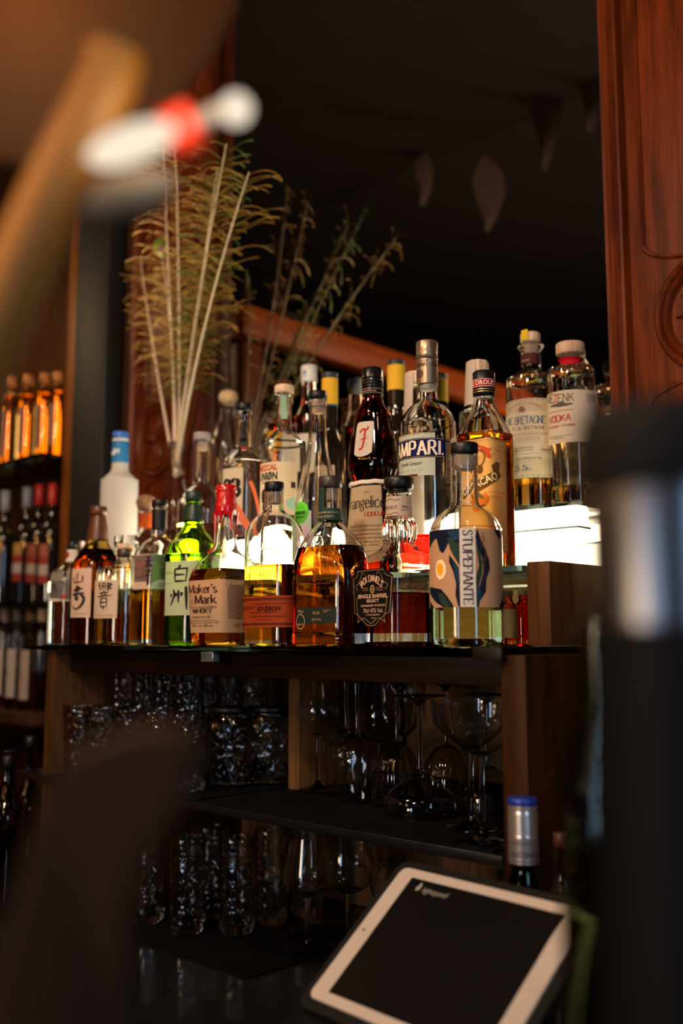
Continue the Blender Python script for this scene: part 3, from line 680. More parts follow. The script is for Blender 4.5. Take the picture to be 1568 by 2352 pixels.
c0 = sh(.95); b.decal(join(line2(c0+[c0[0]], .0006, False), *[line2([(XC+s*W2*.30, zt-.0075), (XC+s*W2*.42, zt-.004), (XC+s*W2*.52, zt-.008), (XC+s*W2*.62, zt-.016), (XC+s*W2*.80, zt-.021), (XC+s*W2*.70, zt-.027)], .0006) for s in (-1, 1)],
    *[line2([(XC+s*W2*.62, zt-.033), (XC+s*W2*.76, zt-.038), (XC+s*W2*.74, zt-.05), (XC+s*W2*.66, zt-.062), (XC+s*W2*.70, zt-.068), (XC+s*W2*.4, zb_+.012), (XC, zb_+.0045)], .0006) for s in (-1, 1)]), BRZ, 'border', .001, lb)
b.decal(join(archfit("JACK DANIEL'S", XC, b.hit(857, 1335)[1], .0082, W2*1.12, .030, thick=.24, thin=.12, serif=.06, gap=.12), b.F('SINGLE BARREL', 823, 891, 1373, 1364, bold=.03), b.F('SELECT', 842, 871, 1383, 1376, bold=.03),
    b.F('TENNESSEE WHISKEY', 829, 886, 1393, 1388, bold=.01), b.F('70cl 47% Vol.', 835, 880, 1407, 1397), b.F('LYNCHBURG', 842, 873, 1414, 1410), b.F('TENN.', 852, 864, 1421, 1418), b.F('UNIQUELY', 832, 846, 1352, 1350), b.F('CRAFTED', 833, 846, 1357, 1355), b.F('RESERVED', 864, 881, 1351, 1349), b.F('BARRELS', 866, 880, 1356, 1354)), TAN, 'lettering', .0011, lb)
ex, ez = b.hit(855.5, 1353); b.decal(join(ring(ex, ez, .0048, .0052, .0008), ring(ex, ez, .0036, .0040, .0005), T('B', ex, ez-.0016, .0032, bold=.05)), ink((.55, .36, .12)), 'emblem', .0011, lb)
# 3 flat-sided oval whiskey bottle with olive label
b = Bottle('whiskey_bottle', 'arched clear bottle of amber whiskey with a small dark green label', 758, .995, Z1,
    [(1484, 82), (1478, 87), (1466, 89), (1452, 86.5), (1440, 87), (1330, 88), (1295, 85), (1262, 76), (1240, 63), (1222, 48), (1208, 35), (1197, 28.5), (1180, 26.5), (1122, 26)], k=.62, p=3.0, kn=1, vm=1300)
def rounden(b, v0, v1, k, p0=None):
    "turn an oval body into a round neck between two heights"
    z0, z1 = b.z(v0), b.z(v1); S = []
    c, t0 = cos(b.be), sin(b.be)
    for z, a, bb, p in b.secs:
        t = max(0, min(1, (z-z0)/(z1-z0))); t = t*t*(3-2*t); pn = p+(2-p)*t; kn = k+(1-k)*t; Q0 = p/(p-1); Q = pn/(pn-1)
        app = a*((c**Q0+(t0*bb/a)**Q0)**(1/Q0)); a2 = app/((c**Q+(t0*kn)**Q)**(1/Q)); S.append((z, a2, a2*kn, pn))
    b.secs = S
rounden(b, 1262, 1200, .62)
b.body(CL, 1258, liquid(WHI, (.9, .5, .1)), wall=.003, base=.009)
b.cap(1122, 1096, 27.5, pm((.035, .022, .018), .4), 'cap'); b.plug(1152, 1123, 19, CORK)
sg = (.022, .052, .038)
b.decal(rect(-.026, b.z(1180), .004, b.z(1122)), paper(sg, .1), 'neck_seal', .0008)
nb = b.band(1197, 1170, paper(sg, .1), 'neck_band', .0009)
b.decal(join(T('KENTUCKY EVERY BATCH RYE', .004, b.z(1182), .0026, sx=.8), T('SPECIAL QUALITY', .004, b.z(1191), .0026, sx=.9)), ink((.6, .45, .3)), 'lettering', .0014, nb)
w0 = b.at_z(b.z(1410))[1]
lb = b.decal(b.R(681, 772, 1432, 1395), paper((.018, .025, .018), 0, .6, .08))
ex, ez = b.hit(690, 1428)
b.decal(join(b.F('70cl', 684, 697, 1408, 1401), b.F('45.2% Vol.', 716, 738, 1425, 1420), b.F('45.2%', 718, 734, 1411, 1404), lines(b.hit(742, 1404)[0], b.hit(742, 1402)[1], .012, 2, .0022, .0007), ring(ex, ez, .0095, .0105, .0010), T('BATCH', ex, ez-.005, .0026)), ink((.55, .33, .20)), 'lettering', .001, lb)
b.decal(join(T("DISTILLER'S SELECT", b.hit(726, 1303)[0], b.hit(726, 1300)[1], .0050, arch=.055, sx=.86, sp=1.15), b.F('WOODFORD RESERVE', 675, 786, 1329, 1318, 'pen', x0=b.hit(680, 1325)[0]-.010, thick=.13, thin=.06, gap=.22), b.F('KENTUCKY STRAIGHT RYE WHISKEY', 686, 760, 1343, 1338, bold=.02)), ink((.10, .035, .015)), 'printed_lettering', .0006)
sx_, sz = b.hit(728, 1249)
v, f = conform(join(ring(sx_, sz, .0115, .0125, .0022)), b.surf(.0012), .003, .003); o = mobj('embossed_seal', v, f, CL, b.root); sm = o.modifiers.new('s', 'SOLIDIFY'); sm.thickness = .002
v, f = conform(T('W', sx_, sz-.0045, .009, 'pen', thick=.16, thin=.1), b.surf(.0012), .003); o = mobj('embossed_letter', v, f, CL, b.root); sm = o.modifiers.new('s', 'SOLIDIFY'); sm.thickness = .0012
# 4 oval flask-like bourbon with orange label
b = Bottle('whiskey_bottle', 'clear embossed bourbon bottle with a rust orange band label', 628, .995, Z1,
    [(1483, 64), (1478, 67), (1468, 68), (1300, 68), (1240, 68), (1215, 63), (1198, 53), (1186, 39), (1178, 28), (1170, 23), (1140, 21.5), (1130, 21.5)], k=.62, p=2.6, vm=1300)
rounden(b, 1235, 1180, .62)
b.body(CL, 1300, liquid((.92, .60, .12), (.97, .8, .3)), wall=.003, base=.008)
b.cap(1130, 1108, 22.5, BLKM, 'cap'); b.plug(1158, 1131, 15, CORK)
w0 = b.at_z(b.z(1400))[1]
lb = b.decal(b.R(564, 690, 1441, 1368, x0=-w0*1.25, x1=w0*2.1, um=610), paper((.30, .042, .010), .1))
xa, xb = -w0*1.2, w0*2.05
def hl(v0, v1): return rect(xa, b.hit(610, v0)[1], xb, b.hit(610, v1)[1])
b.decal(join(hl(1375.5, 1373.5), hl(1378.5, 1377.5), hl(1435, 1433), hl(1432, 1431), b.F('THE BULLEIT FAMILY TRADITION', 578, 668, 1388, 1384), b.F('STRAIGHT', 562, 588, 1402, 1392, x0=-w0*1.0), b.F('BOURBON', 591, 644, 1402, 1392, bold=.07), b.F('FRONTIER WHISKEY', 576, 635, 1409, 1404),
    b.F('----', 590, 602, 1412, 1411), b.F('STRAIGHT BOURBON WHISKEY', 572, 658, 1418, 1413), lines(b.hit(585, 1424)[0], b.hit(600, 1424)[1], .05, 1, .002, .0008)), ink((.05, .012, .008)), 'lettering', .001, lb)
em = join(b.F('BULLEIT', 568, 628, 1262, 1246, bold=.02), b.F('BOURBON', 567, 636, 1295, 1278, bold=.02), b.F('FRONTIER', 566, 619, 1326, 1315, bold=.02), b.F('WHISKEY', 565, 624, 1346, 1331, bold=.02))
v, f = conform(em, b.surf(.0010), .004); o = mobj('embossed_lettering', v, f, CL, b.root, smooth=False); sm = o.modifiers.new('s', 'SOLIDIFY'); sm.thickness = .0014
# 5 bourbon with red wax
b = Bottle('whisky_bottle', 'squarish bourbon bottle with dripping red wax over its neck', 517, .998, Z1,
    [(1483, 66), (1478, 71), (1466, 74), (1440, 76), (1345, 82), (1325, 80), (1300, 68), (1282, 50, 3), (1268, 34, 2.4), (1255, 27, 2), (1225, 24, 2), (1190, 22.5, 2), (1170, 22, 2)], k=1, p=5, kn=1, vm=1300)
b.body(CL, 1310, liquid((.90, .50, .10), (.96, .7, .25)), wall=.003, base=.010, punt=.7)
RED = pm((.50, .006, .010), .22, coat=.4, name='red_wax')
wx = loft([(b.z(1172), b.s*20, b.s*20, 2), (b.z(1185), b.s*23.8, b.s*23.8, 2), (b.z(1182), b.s*25.5, b.s*25.5, 2), (b.z(1158), b.s*25, b.s*25, 2), (b.z(1152), b.s*23, b.s*23, 2), (b.z(1130), b.s*22.5, b.s*22.5, 2), (b.z(1129), b.s*25, b.s*25, 2), (b.z(1118), b.s*24.5, b.s*24.5, 2), (b.z(1115), b.s*22, b.s*22, 2), (b.z(1114), 0, 0, 2)], 40)
wo = mobj('wax_cap', *wx, RED, b.root)
for ang, vend, r0 in ((-2.45, 1272, .0042), (-1.15, 1212, .0038), (-1.8, 1196, .0045), (-.2, 1218, .004), (.9, 1230, .004), (2.2, 1205, .004), (-3.05, 1192, .0045)):
    pts = []; rr = []
    for i in range(13):
        t_ = i/12; v_ = 1176+(vend-1176)*t_; _, A, B_, p_ = b.at_z(b.z(v_)); x_, y_ = se(A+.0004, B_+.0004, p_, ang); pts.append((x_, y_, b.z(v_))); rr.append(r0*(1.25-.95*min(1, t_*1.7))+(.0010 if i > 10 else 0))
    MB().tube(pts, rr, 10).obj('wax_drip', RED, wo)
w0 = b.at_z(b.z(1390))[1]; up, lo = [], []
zt, zb_ = b.hit(480, 1332)[1], b.hit(480, 1452)[1]; xl = b.hit(434, 1390)[0]-.012
for i in range(81):
    x_ = xl+i/80*(w0*3.9); up.append((x_, zt+.0006*sin(i*2.1))); lo.append((x_, zb_+.0007*sin(i*2.4)))
lb = b.decal(poly(lo+up[::-1]), paper((.72, .50, .30), .45))
ex, ez = b.hit(440, 1379)
b.decal(join(b.F("Maker's", 434, 499, 1362, 1342, 'pen', thick=.18, thin=.06, serif=.1, gap=.12), b.F('Mark', 447, 499, 1386, 1366, 'pen', thick=.20, thin=.06, serif=.1, gap=.14), ring(ex, ez, .0055, .0085, .0007), T('SIV', ex, ez-.003, .004, sx=.7), b.F('KENTUCKY STRAIGHT BOURBON', 436, 498, 1397, 1392),
    b.F('WHISKY', 442, 487, 1408, 1398, 'pen', thick=.22, thin=.08, gap=.14), b.F('Handmade since 1953', 443, 484, 1420, 1414, shear=.4), b.F('Distilled by hand in small batches Star Hill Farm,', 437, 500, 1427, 1423), b.F('bottled under the personal supervision of BILL', 437, 505, 1432, 1428), b.F('70cl - alc. 45% vol.', 442, 490, 1440, 1434)), ink((.05, .02, .015)), 'lettering', .0011, lb)
xs, z1_ = b.hit(521, 1345); z2_ = b.hit(521, 1420)[1]; ex, ez = b.hit(527, 1343)
b.decal(join(lines(xs+.004, z1_, .040, 2, (z1_-z2_)/17, .0014), lines(xs, z1_-2*(z1_-z2_)/17, .045, 16, (z1_-z2_)/17, .0014), ring(ex-.002, ez+.002, .004, .0055, .0005), line2([(xs+.010, z2_-.012), (xs+.018, z2_-.007), (xs+.016, z2_-.014), (xs+.026, z2_-.006), (xs+.028, z2_-.016), (xs+.036, z2_-.012)], .0006)), ink((.10, .05, .03)), 'small_print', .0011, lb)
# 6 green japanese whisky
b = Bottle('whisky_bottle', 'green glass whisky bottle with black brush characters on a pale label', 442, 1.01, Z1,
    [(1482, 58), (1477, 62), (1460, 63), (1300, 63), (1275, 63), (1255, 57), (1238, 45), (1222, 31), (1212, 25), (1202, 21), (1195, 24), (1165, 20), (1160, 17), (1152, 19)], k=.95, p=2.6, kn=1, vm=1300)
b.body(glass((.66, .88, .22)), 1275, liquid((.50, .70, .12), (.75, .88, .35)), wall=.003, base=.008)
GRB = pm((.012, .035, .022), .35); b.cap(1152, 1130, 19.5, GRB, 'cap'); b.band(1197, 1162, GRB, 'capsule', .0010)
w0 = b.at_z(b.z(1350))[1]
lb = b.decal(b.R(379, 456, 1413, 1288), paper((.62, .66, .45), .35))
def BR(spec, u0, u1, v0, v1, w=.11):
    x0, z0, x1, z1 = b.box(u0, u1, v0, v1); return brush(spec, (x0+x1)/2, z0, z1-z0, w, sx=(x1-x0)/(z1-z0))
b.decal(join(BR("~.52,1.05 .46,.95 .34,.84;.1,.80 .14,.06;.1,.80 .95,.84 .86,.06;.16,.46 .8,.48;.14,.08 .86,.1", 399, 432, 1338, 1299, .12), BR("~.2,.85 .24,.5 .0,0;.5,.82 .5,.15;.86,1 .9,-.2;~.06,.62 .04,.52 .02,.45;~.38,.66 .36,.56 .32,.48;~.68,.7 .66,.6 .62,.5", 392, 434, 1391, 1347, .12)), ink((.012, .012, .015)), 'brush_characters', .001, lb)
b.decal(join(b.F('HAKUSHU', 381, 397, 1318, 1312), b.F('WHISKY', 381, 396, 1342, 1338)), ink((.30, .36, .2)), 'small_print', .001, lb)
b.decal(rect(-.010, b.z(1248), .014, b.z(1241)), paper((.35, .38, .2), .3), 'shoulder_label', .0008)
# 7 rectangular whisky with two-part label
b = Bottle('whisky_bottle', 'square clear whisky bottle with a pink and mint split label', 364, 1.0, Z1,
    [(1481, 60), (1477, 62), (1460, 62), (1295, 62), (1280, 60), (1262, 50), (1248, 38, 3), (1238, 24, 2.2), (1232, 17, 2), (1215, 16, 2), (1170, 16, 2), (1168, 18, 2), (1164, 18, 2)], k=1.25, p=8, kn=1, vm=1300)
b.body(CL, 1354, liquid((.93, .68, .18), (.97, .85, .4)), wall=.003, base=.009)
b.cap(1164, 1149, 18.5, BLKM, 'cap'); b.band(1216, 1172, BLK, 'capsule', .0012)
w0 = b.at_z(b.z(1330))[1]
lb = b.decal(b.R(307, 349, 1353, 1273, x1=w0*.86), paper((.66, .46, .38), .3))
xr = b.hit(380, 1310)[0]; z0_, z1_ = b.box(307, 351, 1353, 1273)[1::2]
lb2 = b.decal(rect(w0*.88, z0_, xr+.010, z1_), paper((.50, .60, .42), .3), 'side_label')
b.decal(BR("~.3,.98 .5,1.02 .62,1.05;.08,.86 .88,.88;.48,1.0 .48,.62;~.46,.84 .3,.72 .1,.64;~.5,.84 .7,.72 .9,.66;.25,.52 .72,.54;~.7,.54 .52,.42 .5,.4;~.5,.4 .54,.2 .5,.02 .38,.06;.12,.34 .85,.36", 333, 351, 1344, 1280, .06), ink((.03, .02, .02)), 'brush_character', .0015, lb)
b.decal(join(b.F('TOKI', 311, 331, 1303, 1292, bold=.02), b.F('SUNTORY', 310, 327, 1315, 1310), b.F('WHISKY', 310, 327, 1323, 1318)), ink((.45, .12, .12)), 'lettering', .001, lb)
b.decal(join(b.F('TOKI', 364, 379, 1284, 1277, 'pen'), b.F('SUNTORY', 364, 379, 1292, 1288), b.F('WHISKY', 364, 379, 1298, 1294, bold=.03), lines(b.hit(362, 1340)[0], b.hit(362, 1340)[1], .015, 3, .003, .001)), ink((.12, .14, .08)), 'lettering', .001, lb2)
# 8 small facetted whisky
b = Bottle('whisky_bottle', 'facetted clear whisky bottle with a cream label bearing one large brush character', 284, .99, Z1,
    [(1480, 58), (1476, 63), (1460, 64), (1325, 63), (1308, 58), (1298, 42), (1290, 25), (1284, 19), (1280, 18)], p=2.2, vm=1380)
b.body(glass((.98, .97, .93), wavy=.1), 1410, liquid((.90, .62, .15), (.97, .8, .35)), wall=.004, base=.010, punt=.6)
b.cap(1280, 1262, 18.5, pm((.05, .02, .015), .3), 'neck_ring'); b.cap(1262, 1250, 19, PALEW, 'stopper')
w0 = b.at_z(b.z(1380))[1]
fl = MB()
for i in range(24):
    a = 2*pi*(i+.5)/24; pts = []
    for v in (1472, 1460, 1400, 1340, 1318, 1306): z_, A, B_, p_ = b.at_z(b.z(v)); pts.append(((A-.0008)*cos(a), (B_-.0008)*sin(a), z_))
    fl.tube(pts, [.0006, .0014, .0014, .0014, .0012, .0005], 5)
fl.obj('facet_ridges', CL, b.root)
lb = b.decal(b.R(218, 270, 1420, 1332), paper((.66, .50, .38), .2), off=.0022)
b.decal(BR("~.24,1 .12,.88 .28,.86;.14,.86 .30,.74 .10,.70;~.44,1 .40,.84 .44,.70;.44,.98 .60,.96 .58,.70;.44,.84 .58,.84;.74,1 .72,.64;~.74,.98 .92,.92 .76,.82 .92,.76 .76,.70;.50,.68 .52,.58;.2,.58 .8,.60;~.36,.56 .40,.52 .42,.48;~.64,.56 .60,.52 .58,.48;.05,.44 .98,.48;.30,.36 .30,.02;.3,.36 .70,.36 .68,.02;.3,.2 .68,.2;.30,.03 .68,.03;.5,.02 .48,-.1", 226, 260, 1395, 1338, .06), ink((.03, .02, .02)), 'brush_character', .0027, lb)
b.decal(b.F('HIBIKI SUNTORY WHISKY', 221, 262, 1415, 1412), ink((.25, .15, .1)), 'small_print', .0027, lb)
# 9 tall amber whisky
b = Bottle('whisky_bottle', 'amber whisky bottle with a brown capsule and two brush characters on tan paper', 222, .995, Z1,
    [(1479, 54), (1474, 58), (1460, 58), (1320, 58), (1300, 57), (1285, 50), (1270, 40), (1256, 31), (1246, 25), (1238, 23.5), (1215, 21), (1195, 17.5), (1184, 16)], k=.95, p=2.3, kn=1, vm=1300)
b.body(glass((.93, .84, .55)), 1262, liquid((.66, .32, .08), (.85, .55, .2)), wall=.003, base=.008)
BRC = pm((.09, .028, .012), .35); b.cap(1184, 1164, 19, BRC, 'cap'); b.band(1240, 1186, BRC, 'capsule', .0012)
w0 = b.at_z(b.z(1380))[1]
lb = b.decal(b.R(164, 209, 1418, 1305, x0=b.hit(170, 1360)[0]-.010), paper((.64, .46, .34), .15))
b.decal(join(BR("~.5,1.0 .46,.6 .5,.15;.12,.66 .14,.12;.14,.14 .9,.2;.92,.74 .88,.16", 168, 193, 1342, 1316, .14), BR("~.46,1.05 .42,.9 .2,.80;.15,.82 .86,.90;~.62,1 .56,.84 .34,.72;.1,.62 .95,.70;~.42,.62 .36,.44 .54,.42 .50,.56;~.7,.66 .92,.44 .76,.12 .4,-.04 .12,.12", 165, 196, 1397, 1347, .12)), ink((.03, .02, .02)), 'brush_characters', .001, lb)
b.decal(b.F('YAMAZAKI', 168, 200, 1411, 1408), ink((.25, .15, .1)), 'small_print', .001, lb)
# 10 clear gin at the far left end
b = Bottle('gin_bottle', 'clear square gin bottle with a white label at the left end of the row', 163, 1.005, Z1,
    [(1478, 46), (1474, 50), (1462, 51), (1325, 51), (1314, 46), (1302, 31, 2.4), (1292, 16, 2), (1284, 12, 2), (1262, 11, 2)], p=3.4, kn=1, vm=1360)
b.body(CL, 1335, liquid((.92, .93, .90)), wall=.003, base=.010)
b.cap(1262, 1245, 12, BLKM, 'cap'); nb = b.band(1290, 1263, paper((.7, .66, .62), .2), 'neck_label')
b.decal(rect(-.004, b.z(1281), .004, b.z(1269)), ink((.45, .04, .03)), 'stamp', .0012, nb)
w0 = b.at_z(b.z(1380))[1]
lb = b.decal(b.R(114, 139, 1381, 1310), paper((.68, .62, .55), .25))
lb2 = b.decal(b.R(140.5, 166, 1380, 1303), paper((.70, .65, .60), .25), 'side_label')
b.decal(BR("~.5,1 .5,.85 .52,.78;.1,.62 .9,.66;~.36,.5 .28,.25 .08,.05;~.6,.5 .78,.3 .88,.08", 116, 131, 1360, 1334, .1), ink((.03, .03, .03)), 'brush_character', .001, lb)
b.decal(b.R(142, 151, 1374, 1365), ink((.45, .05, .03)), 'stamp', .001, lb2)
# ================================================================== BOTTLES on the middle step
BRN = glass((.42, .13, .02)); DKB = pm((.012, .008, .006), .08, coat=.6, name='dark_bottle_glass')
# frangelico-style friar bottle
b = Bottle('liqueur_bottle', 'brown waisted liqueur bottle with a white cord round its middle', 856, 1.12, Z2,
    [(1302, 58), (1296, 62), (1280, 63), (1200, 58), (1110, 50), (1099, 49), (1092, 50), (1080, 54), (1064, 58), (1045, 58), (1000, 52), (965, 45), (950, 42), (940, 36), (930, 29), (922, 26), (912, 24), (905, 23.5), (880, 23.5)], k=.8, p=2.3, vm=1090)
rounden(b, 960, 925, .8)
b.body(glass((.58, .24, .05)), 1000, liquid((.35, .10, .015), (.6, .25, .05)), wall=.003, base=.008)
b.cap(912, 849, 24.5, pm((.012, .01, .01), .25, .3), 'cap', ribs=40, amp=.012)
rr = MB()
for v in (892, 885, 879, 872):
    r_ = 24.8*b.s; rr.tube([(r_*cos(a), r_*sin(a), b.z(v)) for a in [2*pi*i/40 for i in range(41)]], .0011, 6, False)
rr.obj('cap_rings', pm((.02, .016, .014), .2, .6), b.root)
b.decal(join(rect(-.03, b.z(906), .05, b.z(905)), rect(-.03, b.z(897), .05, b.z(896)), lines(-.02, b.z(902.5), .06, 1, .002, .0016)), ink((.35, .26, .16)), 'cap_lettering', .002)
cord = MB()
for off, dv in ((0, 0), (.0026, 3)):
    pts = []
    _, A, B_, p_ = b.at_z(b.z(1099))
    for i in range(61): x_, y_ = se(A+.002, B_+.002, p_, 2*pi*i/60); pts.append((x_, y_, b.z(1099+dv)+.0005*sin(i)))
    cord.tube(pts, .0024, 8, False)
co = cord.obj('cord', pm((.75, .68, .58), .8, name='white_cord'), b.root)
w0 = b.at_z(b.z(1180))[1]
wl = []
for i in range(25): t_ = i/24; z_ = b.z(1275)+(b.z(1108)-b.z(1275))*t_; wl.append((1.0*b.at_z(z_)[1], z_))
lb = b.decal(poly([(-a_*1.05, z_) for a_, z_ in wl]+[(a_*.98, z_) for a_, z_ in wl[::-1]]), paper((.72, .58, .36), .4), stepz=.01)
b.decal(b.F('Frangelico', 800, 885, 1166, 1139, 'pen', x0=b.hit(809, 1160)[0]-.016, thick=.14, thin=.05, serif=.06, gap=.13), ink((.03, .02, .02)), 'lettering', .001, lb, stepz=.01)
b.decal(b.F('LIQUEUR', 837, 884, 1184, 1175, 'pen', thick=.18, thin=.08), ink((.40, .03, .02)), 'lettering', .001, lb, stepz=.01)
tx = [('The legend tells that Frangelico lived three centuries ago in the', 1209), ('hills of Piedmont in the shadow of the Italian Alps.', 1218.5), ('A hermit and lover of nature he created a precious liqueur', 1228), ('from wild hazelnuts and other secret ingredients', 1237), ('we are proudly offering this', 1246.5), ('under his own name', 1254)]
b.decal(join(*[b.F(t_, 812, (880 if len(t_) > 40 else 868), v_, v_-5.5, x0=-w0*.55-.0*len(t_)) for t_, v_ in tx], T('ITALY', b.hit(843, 1132)[0], b.hit(843, 1132)[1], .003, arch=.03), b.R(806, 886, 1266, 1265.4)), ink((.12, .08, .05)), 'small_print', .001, lb, stepz=.01)
b.decal(join(*[line2([(x_*w0, b.z(1200)), ((x_+.06)*w0, b.z(1193-6*random.random())), ((x_+.1)*w0, b.z(1199))], .0004) for x_ in [(-.5+i*.08) for i in range(11)]]), ink((.5, .38, .25)), 'village_drawing', .001, lb, stepz=.01)
# small crest label above the cord
sh = [(-.0125, .048), (-.0135, .040), (-.0145, .0), (-.013, -.003), (-.008, -.006), (0, -.007), (.008, -.005), (.0135, -.001), (.0135, .035), (.0125, .047), (.010, .0485), (.004, .0465), (-.003, .048), (-.008, .0495)]
cx_, zc = b.hit(832, 1040); cx_ += .010; kx_ = (b.hit(853, 1010)[0]-b.hit(813, 1010)[0])/.029; zc += .001; b_lb = b.decal(poly([(cx_-.010+x_*kx_, zc+z_*.98) for x_, z_ in sh]), paper((.68, .60, .48), .2), 'crest_label', .0007, stepz=.006)
SX = lambda L_: [((x_+.010)*kx_+cx_-.010, z_) for x_, z_ in L_]
b.decal(join(line2(SX([(-.0165, zc+.031), (-.012, zc+.036), (-.006, zc+.035), (-.0035, zc+.039)]), .0028), line2(SX([(-.008, zc+.035), (-.009, zc+.015), (-.0115, zc+.006), (-.016, zc+.005)]), .0030), line2(SX([(-.014, zc+.020), (-.005, zc+.0215)]), .0018)), ink((.42, .02, .02)), 'crest_initial', .0013, b_lb, stepz=.006)
b.decal(join(ring(cx_-.0145, zc+.013, .004, .004, .0006), ring(cx_-.006, zc+.011, .004, .004, .0006), ring(cx_-.005, zc+.022, .0035, .004, .0006)), ink((.45, .36, .24)), 'crest_hazelnuts', .0011, b_lb, stepz=.006)
# large red aperitif bottle
b = Bottle('aperitif_bottle', 'tall clear bottle with a blue banner label and bronze screw cap', 983, 1.115, Z2,
    [(1310, 56), (1304, 63), (1290, 65), (1000, 65.5), (975, 64), (955, 58), (938, 45), (928, 33), (922, 27), (915, 25), (900, 23.5), (884, 23.5), (872, 24)], vm=1050)
b.body(glass((.985, .985, .97), wavy=.15, wscale=25), 1226, liquid((.80, .05, .03), (.95, .25, .15)), wall=.003, base=.01)
BZ = pm((.32, .23, .16), .35, .8, name='bronze_foil')
S = [(b.z(884), b.s*25, b.s*25, 2), (b.z(840), b.s*25.3, b.s*25.3, 2), (b.z(834), b.s*25.3, b.s*25.3, 2), (b.z(832), b.s*26.2, b.s*26.2, 2), (b.z(829), b.s*24.6, b.s*24.6, 2), (b.z(826), b.s*26.2, b.s*26.2, 2), (b.z(823), b.s*24.4, b.s*24.4, 2), (b.z(819), b.s*26, b.s*26, 2), (b.z(815), b.s*24.4, b.s*24.4, 2), (b.z(811), b.s*25.6, b.s*25.6, 2), (b.z(805), b.s*25, b.s*25, 2, 48, .015), (b.z(790), b.s*25, b.s*25, 2, 48, .015), (b.z(787.5), b.s*23.5, b.s*23.5, 2), (b.z(787), 0, 0, 2)]
v, f = loft([(b.z(884), 0, 0, 2)]+S, 96); bc = mobj('screw_cap', v, f, BZ, b.root)
CR = b.s*25.3
def capfn(x, z, R=CR+.0005): a = x/R-pi/2; return (R*cos(a), R*sin(a), z)
cm_ = join(T('CAMPARI', -CR*.1, b.z(847), .0052, sx=.8, bold=.03), T('CAMPARI', CR*1.9, b.z(847), .0052, sx=.8, bold=.03), ring(-CR*.1, b.z(863), .0065, .0065, .0012, 18), ring(-CR*.1, b.z(863), .0042, .0042, .0012, 12), T('1860', -CR*.1, b.z(880), .0022), line2([(-CR*.1-.003, b.z(866)), (-CR*.1+.003, b.z(860))], .001))
v, f = conform(cm_, capfn, .003); mobj('cap_lettering', v, f, ink((.05, .03, .025)), bc)
b.plug(897, 884, 18, pm((.75, .68, .5), .4), 'pourer')
w0 = b.s*65.5
lx, l0, rx_, l1 = b.box(917, 999, 1091, 993, x0=-w0*1.4, um=985); lb = b.decal(rect(lx, l0, rx_, l1), paper((.55, .60, .50), .35))
bx_, b0, brx, b1 = b.box(917, 1021, 1050, 1005, x0=-w0*1.6, um=990); bn = b.decal(rect(bx_, b0, brx, b1), ink((.008, .012, .075)), 'banner', .0009, lb)
b.decal(join(b.F('CAMPARI', 917, 1011.5, 1044, 1012, 'pen', x0=-w0*1.16, um=990, thick=.24, thin=.11, serif=.12, gap=.26), ell(*b.hit(1015.5, 1043), .0014, .0016, 12)), ink((.85, .74, .56)), 'lettering', .0014, bn)
b.decal(join(rect(bx_, b0+.001, brx-.001, b0+.0016), rect(bx_, b1-.0016, brx-.001, b1-.001), rect(lx, l1-.0008, rx_, l1)), ink((.55, .28, .10)), 'border', .0013, lb)
b.decal(b.F('Davide Campari', 922, 970, 1069, 1060, shear=.5), ink((.05, .04, .04)), 'signature', .001, lb)
b.decal(join(b.F('MILANO', 919, 970, 1084, 1077, x0=b.hit(925, 1080)[0]-.012, sp=1.5), b.F('SINCE 1860', 924, 963, 1000, 996)), ink((.32, .36, .32)), 'lettering', .001, lb)
b.decal(b.R(930, 959, 1095, 1090), ink((.10, .05, .02)), 'strip', .0012, lb)
sx0, sz0 = b.hit(1023, 1018); sz1 = b.hit(1023, 1110)[1]
b.decal(lines(sx0, sz0, w0*.55, 26, (sz0-sz1)/25, .0014), ink((.30, .25, .18)), 'small_print', .0006)
# square curacao bottle
b = Bottle('liqueur_bottle', 'square amber liqueur bottle with a gilt framed label and red banded black cap', 1115, 1.118, Z2,
    [(1298, 60), (1294, 63), (1280, 64), (1020, 64), (1002, 63.5), (985, 57), (968, 47, 4), (950, 36, 3), (935, 28.5, 2), (925, 26, 2), (913, 24, 2), (905, 24, 2)], k=1, p=6, kn=1, vm=1100)
b.body(CL, 996, liquid((.98, .74, .14), (.99, .88, .4)), wall=.003, base=.009)
b.cap(913, 856, 26, BLKM, 'cap', bev=.002)
v, f = lathe([(26.4*b.s, b.z(894)), (26.4*b.s, b.z(876))], 40); mobj('red_band', v, f, ink((.42, .01, .015)), b.root)
CR2 = 26.5*b.s
v, f = conform(join(T('LE DROUET', CR2*.55, b.z(889.5), .0065, sx=.95, bold=.03), rect(-CR2*1.4, b.z(877.5), CR2*3, b.z(876.5)), rect(-CR2*1.4, b.z(893.5), CR2*3, b.z(892.5))), lambda x, z: capfn(x, z, CR2+.0004), .003); mobj('band_lettering', v, f, ink((.75, .62, .5)), b.root)
for i, vv in enumerate((900, 905)):
    v, f = lathe([(26.4*b.s, b.z(vv)), (26.8*b.s, b.z(vv-1)), (26.4*b.s, b.z(vv-2))], 40); mobj('gold_ring', v, f, pm((.5, .35, .15), .3, .8), b.root)
w0 = b.at_z(b.z(1150))[1]; xr, zt = b.hit(1166, 1013); xl, zb_ = b.hit(1053, 1150)[0], b.hit(1163, 1270)[1]; xr = min(xr, w0*1.0)
xr = b.hit(1164, 1150)[0]; lb = b.decal(rect(xl, zb_, xr, zt), paper((.74, .50, .22), .45))
b.decal(frame(xl, zb_, xr, zt, .0013), pm((.55, .30, .10), .3, .7), 'gilt_frame', .0009, lb)
b.decal(frame(xl+.0025, zb_+.003, xr-.0025, zt-.003, .0004), ink((.2, .12, .05)), 'border', .0009, lb)
